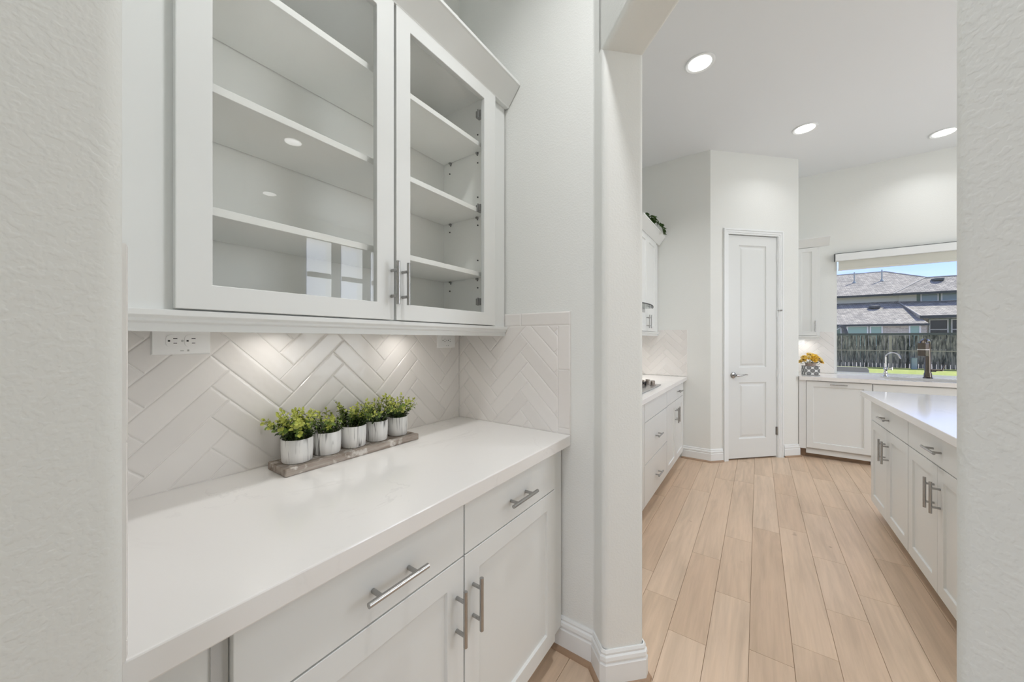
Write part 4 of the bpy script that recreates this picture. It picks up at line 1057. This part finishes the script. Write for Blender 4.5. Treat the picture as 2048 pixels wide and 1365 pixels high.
o = b.build('island_countertop', M['quartz'], None, bevel=0.003); tag(o, 'glossy white quartz island top overhanging its end', 'countertop')

# ------------------------------------------------------------------ recessed ceiling lights
def downlight(label, x, y, power, group='recessed kitchen ceiling lights', spread=130, r=0.1):
    t = thing('recessed_light', label, 'ceiling light', (x, y, CEIL), 0, group)
    b = MB(); b.lathe([(r * 1.0, -0.0005), (r * 1.0, -0.006), (r * .93, -0.010), (r * .80, -0.006), (r * .76, -0.0035)], n=40); b.build('trim_ring', M['trim'], t, smooth=True)
    b = MB(); b.lathe([(0.0, -0.0045), (r * .77, -0.0045), (r * .77, -0.002)], n=36); b.build('lens', M['lens'], t)
    l = area_light('downlight_lamp', (0, 0, -0.013), (0, 0, 0), r * 1.4, r * 1.4, power, (0.98, 0.985, 1.0), 'DISK', spread); l.parent = t
    return t
KP = 4.5
downlight('recessed ceiling light nearest the doorway header', -0.352, 2.929, 9)
downlight('recessed ceiling light above the pantry door area', 0.371, 4.415, 2.2)
downlight('recessed ceiling light close to the window wall at the right', 1.50, 5.28, 2.2)
downlight('recessed ceiling light over the near end of the island', 1.98, 1.70, KP, None)
downlight('recessed ceiling light over the far side of the island', 3.65, 2.115, KP, None)
downlight('added unseen ceiling light brightening the floor and island front', 0.95, 2.35, 9, None)  # added out of frame to lift floor, island front and ceiling
downlight('added unseen ceiling light filling the niche passage', -0.20, 0.75, 9.8, None)  # added fill above the camera, no visible fixture
downlight('added unseen fill light in the dining room ceiling', -1.4, -3.2, 10, None)  # added fill lamps behind the camera, here and below
downlight('second added unseen fill light in the dining room ceiling', 1.4, -3.2, 10, None)

# ------------------------------------------------------------------ OUTSIDE
b = MB(); b.box(-25, 10.0, -0.5, 40, 60, -0.11); lawn = struct('ground_lawn', b, M['grass'], label='bright green back lawn')
b = MB(); b.box(-6, 25.7, -0.25, 20, 33.9, -0.10); struct('ground_gap_backing', b, M['concrete'], label='pale ground added behind the fence to lighten its gaps')  # added so bright sunlit ground shows between the pickets
b = MB(); b.box(-3, FAR + 0.15, -0.25, 6, 10.0, -0.15); struct('ground_patio', b, M['concrete'], label='pale concrete patio')
Fe = thing('wooden_fence', 'weathered picket privacy fence with dark cap across the lawn', 'fence', (0, 25.5, -0.11), 0); Fe.scale = (1, 1, 0.951)
fr = random.Random(4); protos = []
for w in (0.132, 0.135, 0.130):
    b = MB(); b.box(-w / 2, 0, 0.02, w / 2, 0.018, 1.73); protos.append(b.mesh('picket', M['picket']))
k = 0; x = -4.0
while x < 16.0:
    o = bpy.data.objects.new('picket', protos[k % 3]); col.objects.link(o); o.parent = Fe; o.location = (x, fr.uniform(-.006, .006), fr.uniform(-.01, .005)); o.rotation_euler = (0, fr.uniform(-.004, .004), 0)
    x += 0.1455 + fr.uniform(-.003, .004); k += 1
b = MB(); b.box(-4.1, -0.03, 1.735, 16.1, 0.05, 1.85); b.build('cap_rail', M['cap'], Fe)
for z in (0.885, 0.25):
    b = MB(); b.box(-4.1, 0.024, z, 16.1, 0.06, z + 0.09); b.build('rail', M['rail'], Fe)
b = MB(); b.box(-4.1, -0.018, 0.90, 16.1, -0.008, 0.945); b.build('mid_strip', M['rail'], Fe)
for x in (-3.0, -0.2, 2.6, 5.46, 8.25, 11.0, 13.8):
    b = MB(); b.box(x - .05, -0.012 - 0.02, 0, x + .05, -0.0005 - 0.01, 1.73); b.build('post', M['rail'], Fe)
# utility box
Ub = thing('utility_box', 'small grey utility box standing on the lawn at the fence', 'box', (6.2, 25.2, -0.11), 0)
b = MB(); b.box(-.09, -.08, 0, .09, .08, .52); b.build('housing', M['boxgrey'], Ub, bevel=.01); b = MB(); b.box(-.10, -.09, .521, .10, .09, .55); b.build('lid', M['boxgrey'], Ub, bevel=.01)
# curved dark panel beyond the fence
Cp = thing('garden_canopy', 'dark curved canopy with a pale arm showing above the left end of the fence', 'canopy', (3.9, 27.2, -0.10), 0)
b = MB(); pts = [(0.25, 1.7), (0.17, 2.0), (0.08, 2.2), (-0.02, 2.24), (-0.10, 2.2)]
inn = [(0.10, 1.7), (0.05, 1.95), (-0.02, 2.12), (-0.10, 2.12)]
pl = pts + inn[::-1]; n = len(pl)
b.add([(x, y, z) for y in (-.3, .5) for x, z in pl], [tuple(range(n)), tuple(range(2 * n - 1, n - 1, -1))] + [(i, (i + 1) % n, n + (i + 1) % n, n + i) for i in range(n)]); b.build('canopy', M['darkgrey'], Cp)
b = MB(); b.tube([(-0.35, 0, 1.95), (-0.2, 0, 2.0), (-0.02, 0, 2.14)], .022, 8); b.tube([(-.02, 0, 0), (-.02, 0, 2.1)], .03, 8); b.tube([(.2, 0, 0), (.2, 0, 1.75)], .03, 8); b.build('arm', M['wframe'], Cp)
# patio chair
Pc = thing('patio_chair', 'grey wicker patio chair with its back to the kitchen window', 'chair', (1.27, 8.1, -0.15), 0)
b = MB(); 
b.add([(-.22, -.07, .52), (.21, -.07, .52), (.215, -.05, .97), (.19, -.05, 1.012), (-.22, -.05, 1.012), (-.22, -.02, .52), (.21, -.02, .52), (.215, 0, .97), (.19, 0, 1.012), (-.22, 0, 1.012)],
      [(0, 1, 2, 3, 4), (9, 8, 7, 6, 5), (0, 5, 6, 1), (1, 6, 7, 2), (2, 7, 8, 3), (3, 8, 9, 4), (4, 9, 5, 0)]); b.build('backrest', M['wicker'], Pc, bevel=.01)
b = MB(); b.box(-.24, -.02, .40, .24, .48, .46); b.build('seat', M['wicker'], Pc, bevel=.015)
for x in (-.22, .20):
    for y in (-.05, .44):
        b = MB(); b.box(x, y, 0, x + .03, y + .03, .40 if y > 0 else .52); b.build('leg', M['darkgrey'], Pc)
for x in (-.26, .235):
    b = MB(); b.box(x, -.02, .66, x + .035, .47, .69); b.box(x, .43, .40, x + .035, .465, .66); b.build('armrest', M['wicker'], Pc)

# neighbour's house
H = thing('neighbor_house', 'two-storey house with grey shingle roofs beyond the fence', 'house', (0, 0, 0), 0)
def hp(name, b, m, **k): return b.build(name, m, H, **k)
GZ = -0.3
b = MB(); b.box(-4, 34.0, GZ, 6.93, 37.9, 2.5); hp('lower_wall', b, M['siding'])
b = MB(); b.box(6.93, 33.97, GZ, 8.11, 37.9, 2.45); b.box(8.66, 33.97, GZ, 8.93, 35.8, 2.30); b.box(8.935, 36.3, GZ, 9.60, 37.9, 3.0); o = hp('brick_wall', b, M['brick']); o['label'] = 'pale brick pier'
b = MB(); b.box(8.11, 34.0, GZ, 8.66, 37.9, 2.45); b.box(8.96, 36.5, GZ, 20, 37.9, 3.1); hp('lower_wall', b, M['siding'])
def win(x0, x1, z0, z1, y, pm, bars=0):
    b = MB(); ring(b, x0, x1, z0, z1, 0.06, .07, .07, .07, .07, y)
    for i in range(bars): zz = z0 + (z1 - z0) * (i + 1) / (bars + 1); b.box(x0 + .07, y - .06, zz - .03, x1 - .07, y - .01, zz + .03)
    f = hp('window', b, M['wframe']); b = MB(); b.box(x0 + .06, y - .03, z0 + .06, x1 - .06, y - .01, z1 - .06); b.build('pane', pm, f)
win(3.2, 4.6, 0.9, 2.27, 33.999, M['pane_green']); win(5.12, 6.22, 0.9, 2.29, 33.999, M['pane_green']); win(6.28, 6.92, 0.9, 2.28, 33.999, M['pane_green']); win(8.12, 8.655, 0.9, 2.28, 33.999, M['pane_green'])
win(9.66, 10.56, 0.6, 2.72, 36.499, M['pane_dark'], 2); win(10.66, 11.6, 0.6, 2.72, 36.499, M['pane_dark'], 2)
b = MB(); b.box(-4, 38.0, 2.5, 8.55, 46, 4.85); hp('upper_wall', b, M['stucco'])
b = MB(); b.box(8.55, 37.9, 2.5, 20, 46, 4.85); hp('upper_wall', b, M['stucco'])
b = MB(); b.box(9.46, 37.87, 3.95, 13.5, 37.899, 4.72); hp('upper_siding', b, M['siding'])
win(9.62, 10.50, 4.02, 4.66, 37.869, M['pane_blue']); win(10.60, 11.5, 4.02, 4.66, 37.869, M['pane_blue']); win(11.6, 12.5, 4.02, 4.66, 37.869, M['pane_blue'])
T_ = 0.10
b = MB(); b.slab([(-4.5, 33.55, 2.40), (8.95, 33.75, 2.37), (8.50, 38.05, 4.20), (-4.5, 38.05, 4.20)], T_); hp('lower_roof', b, M['shingle'])
b = MB(); b.slab([(8.73, 34.4, 2.89), (20, 34.4, 2.89), (20, 37.95, 3.96), (8.50, 37.95, 4.16)], 0.2); hp('porch_roof', b, M['shingle'])
b = MB(); b.slab([(-4.5, 37.4, 4.74), (8.25, 37.4, 4.72), (13.2, 37.45, 4.74), (8.66, 42, 7.0), (-4.5, 42, 7.0)], T_); hp('main_roof', b, M['shingle'])
b = MB(); b.slab([(8.66, 42, 7.0), (13.2, 37.45, 4.74), (13.2, 46.5, 4.74)], T_); hp('main_roof', b, M['shingle'])
b = MB(); b.slab([(-4.5, 42, 7.0), (8.66, 42, 7.0), (13.2, 46.5, 4.74), (-4.5, 46.5, 4.74)], T_); hp('main_roof', b, M['shingle'])
b = MB(); b.slab([(8.12, 37.2, 4.69), (20, 37.2, 4.69), (20, 39.4, 5.86), (10.25, 39.4, 5.96)], T_); hp('hip_roof', b, M['shingle'])
b = MB(); b.slab([(8.12, 37.2, 4.69), (10.25, 39.4, 5.96), (8.3, 41.6, 4.75)], T_); hp('hip_roof', b, M['shingle'])
b = MB(); b.slab([(10.25, 39.4, 5.96), (20, 39.4, 5.86), (20, 41.6, 4.75), (8.3, 41.6, 4.75)], T_); hp('hip_roof', b, M['shingle'])
def beam(p, q, hgt, dep): 
    b = MB(); p = Vector(p); q = Vector(q); d = Vector((0, dep, 0)); u = Vector((0, 0, -hgt))
    b.add([p, q, q + d, p + d, p + u, q + u, q + d + u, p + d + u], [(0, 1, 2, 3), (7, 6, 5, 4), (0, 4, 5, 1), (1, 5, 6, 2), (2, 6, 7, 3), (3, 7, 4, 0)]); return b
for p, q, hg in (((-4.5, 33.5, 2.40), (8.97, 33.70, 2.37), .14), ((8.73, 34.35, 2.90), (20, 34.35, 2.90), .18), ((-4.5, 37.35, 4.74), (8.2, 37.35, 4.72), .15), ((8.1, 37.15, 4.70), (20, 37.15, 4.70), .16)):
    hp('fascia', beam(p, q, hg, .06), M['fascia'])
for p, q in (((8.12, 37.2, 4.70), (10.25, 39.4, 5.98)), ((8.66, 42, 7.01), (13.2, 37.45, 4.75)), ((10.25, 39.4, 5.98), (20, 39.4, 5.88)), ((-4.5, 42, 7.01), (8.66, 42, 7.01)), ((8.73, 34.4, 2.90), (8.50, 37.95, 4.17))):
    b = MB(); b.tube([p, q], .045, 6); hp('ridge_cap', b, M['ridge'])
for x, y, z, h_ in ((6.5, 40.0, 6.02, .85), (8.1, 40.0, 6.02, .88)):
    b = MB(); b.tube([(x, y, z), (x, y, z + h_)], .04, 10); b.tube([(x, y, z - .05), (x, y, z + .14)], [.14, .05], 10); hp('vent_pipe', b, M['boxgrey'])
for x, y, z in ((7.05, 36.7, 3.70), (10.75, 38.9, 5.68)):
    b = MB(); b.tube([(x, y, z - .05), (x, y, z + .10), (x, y, z + .17)], [.30, .32, .05], 16); hp('roof_vent', b, M['darkgrey'])
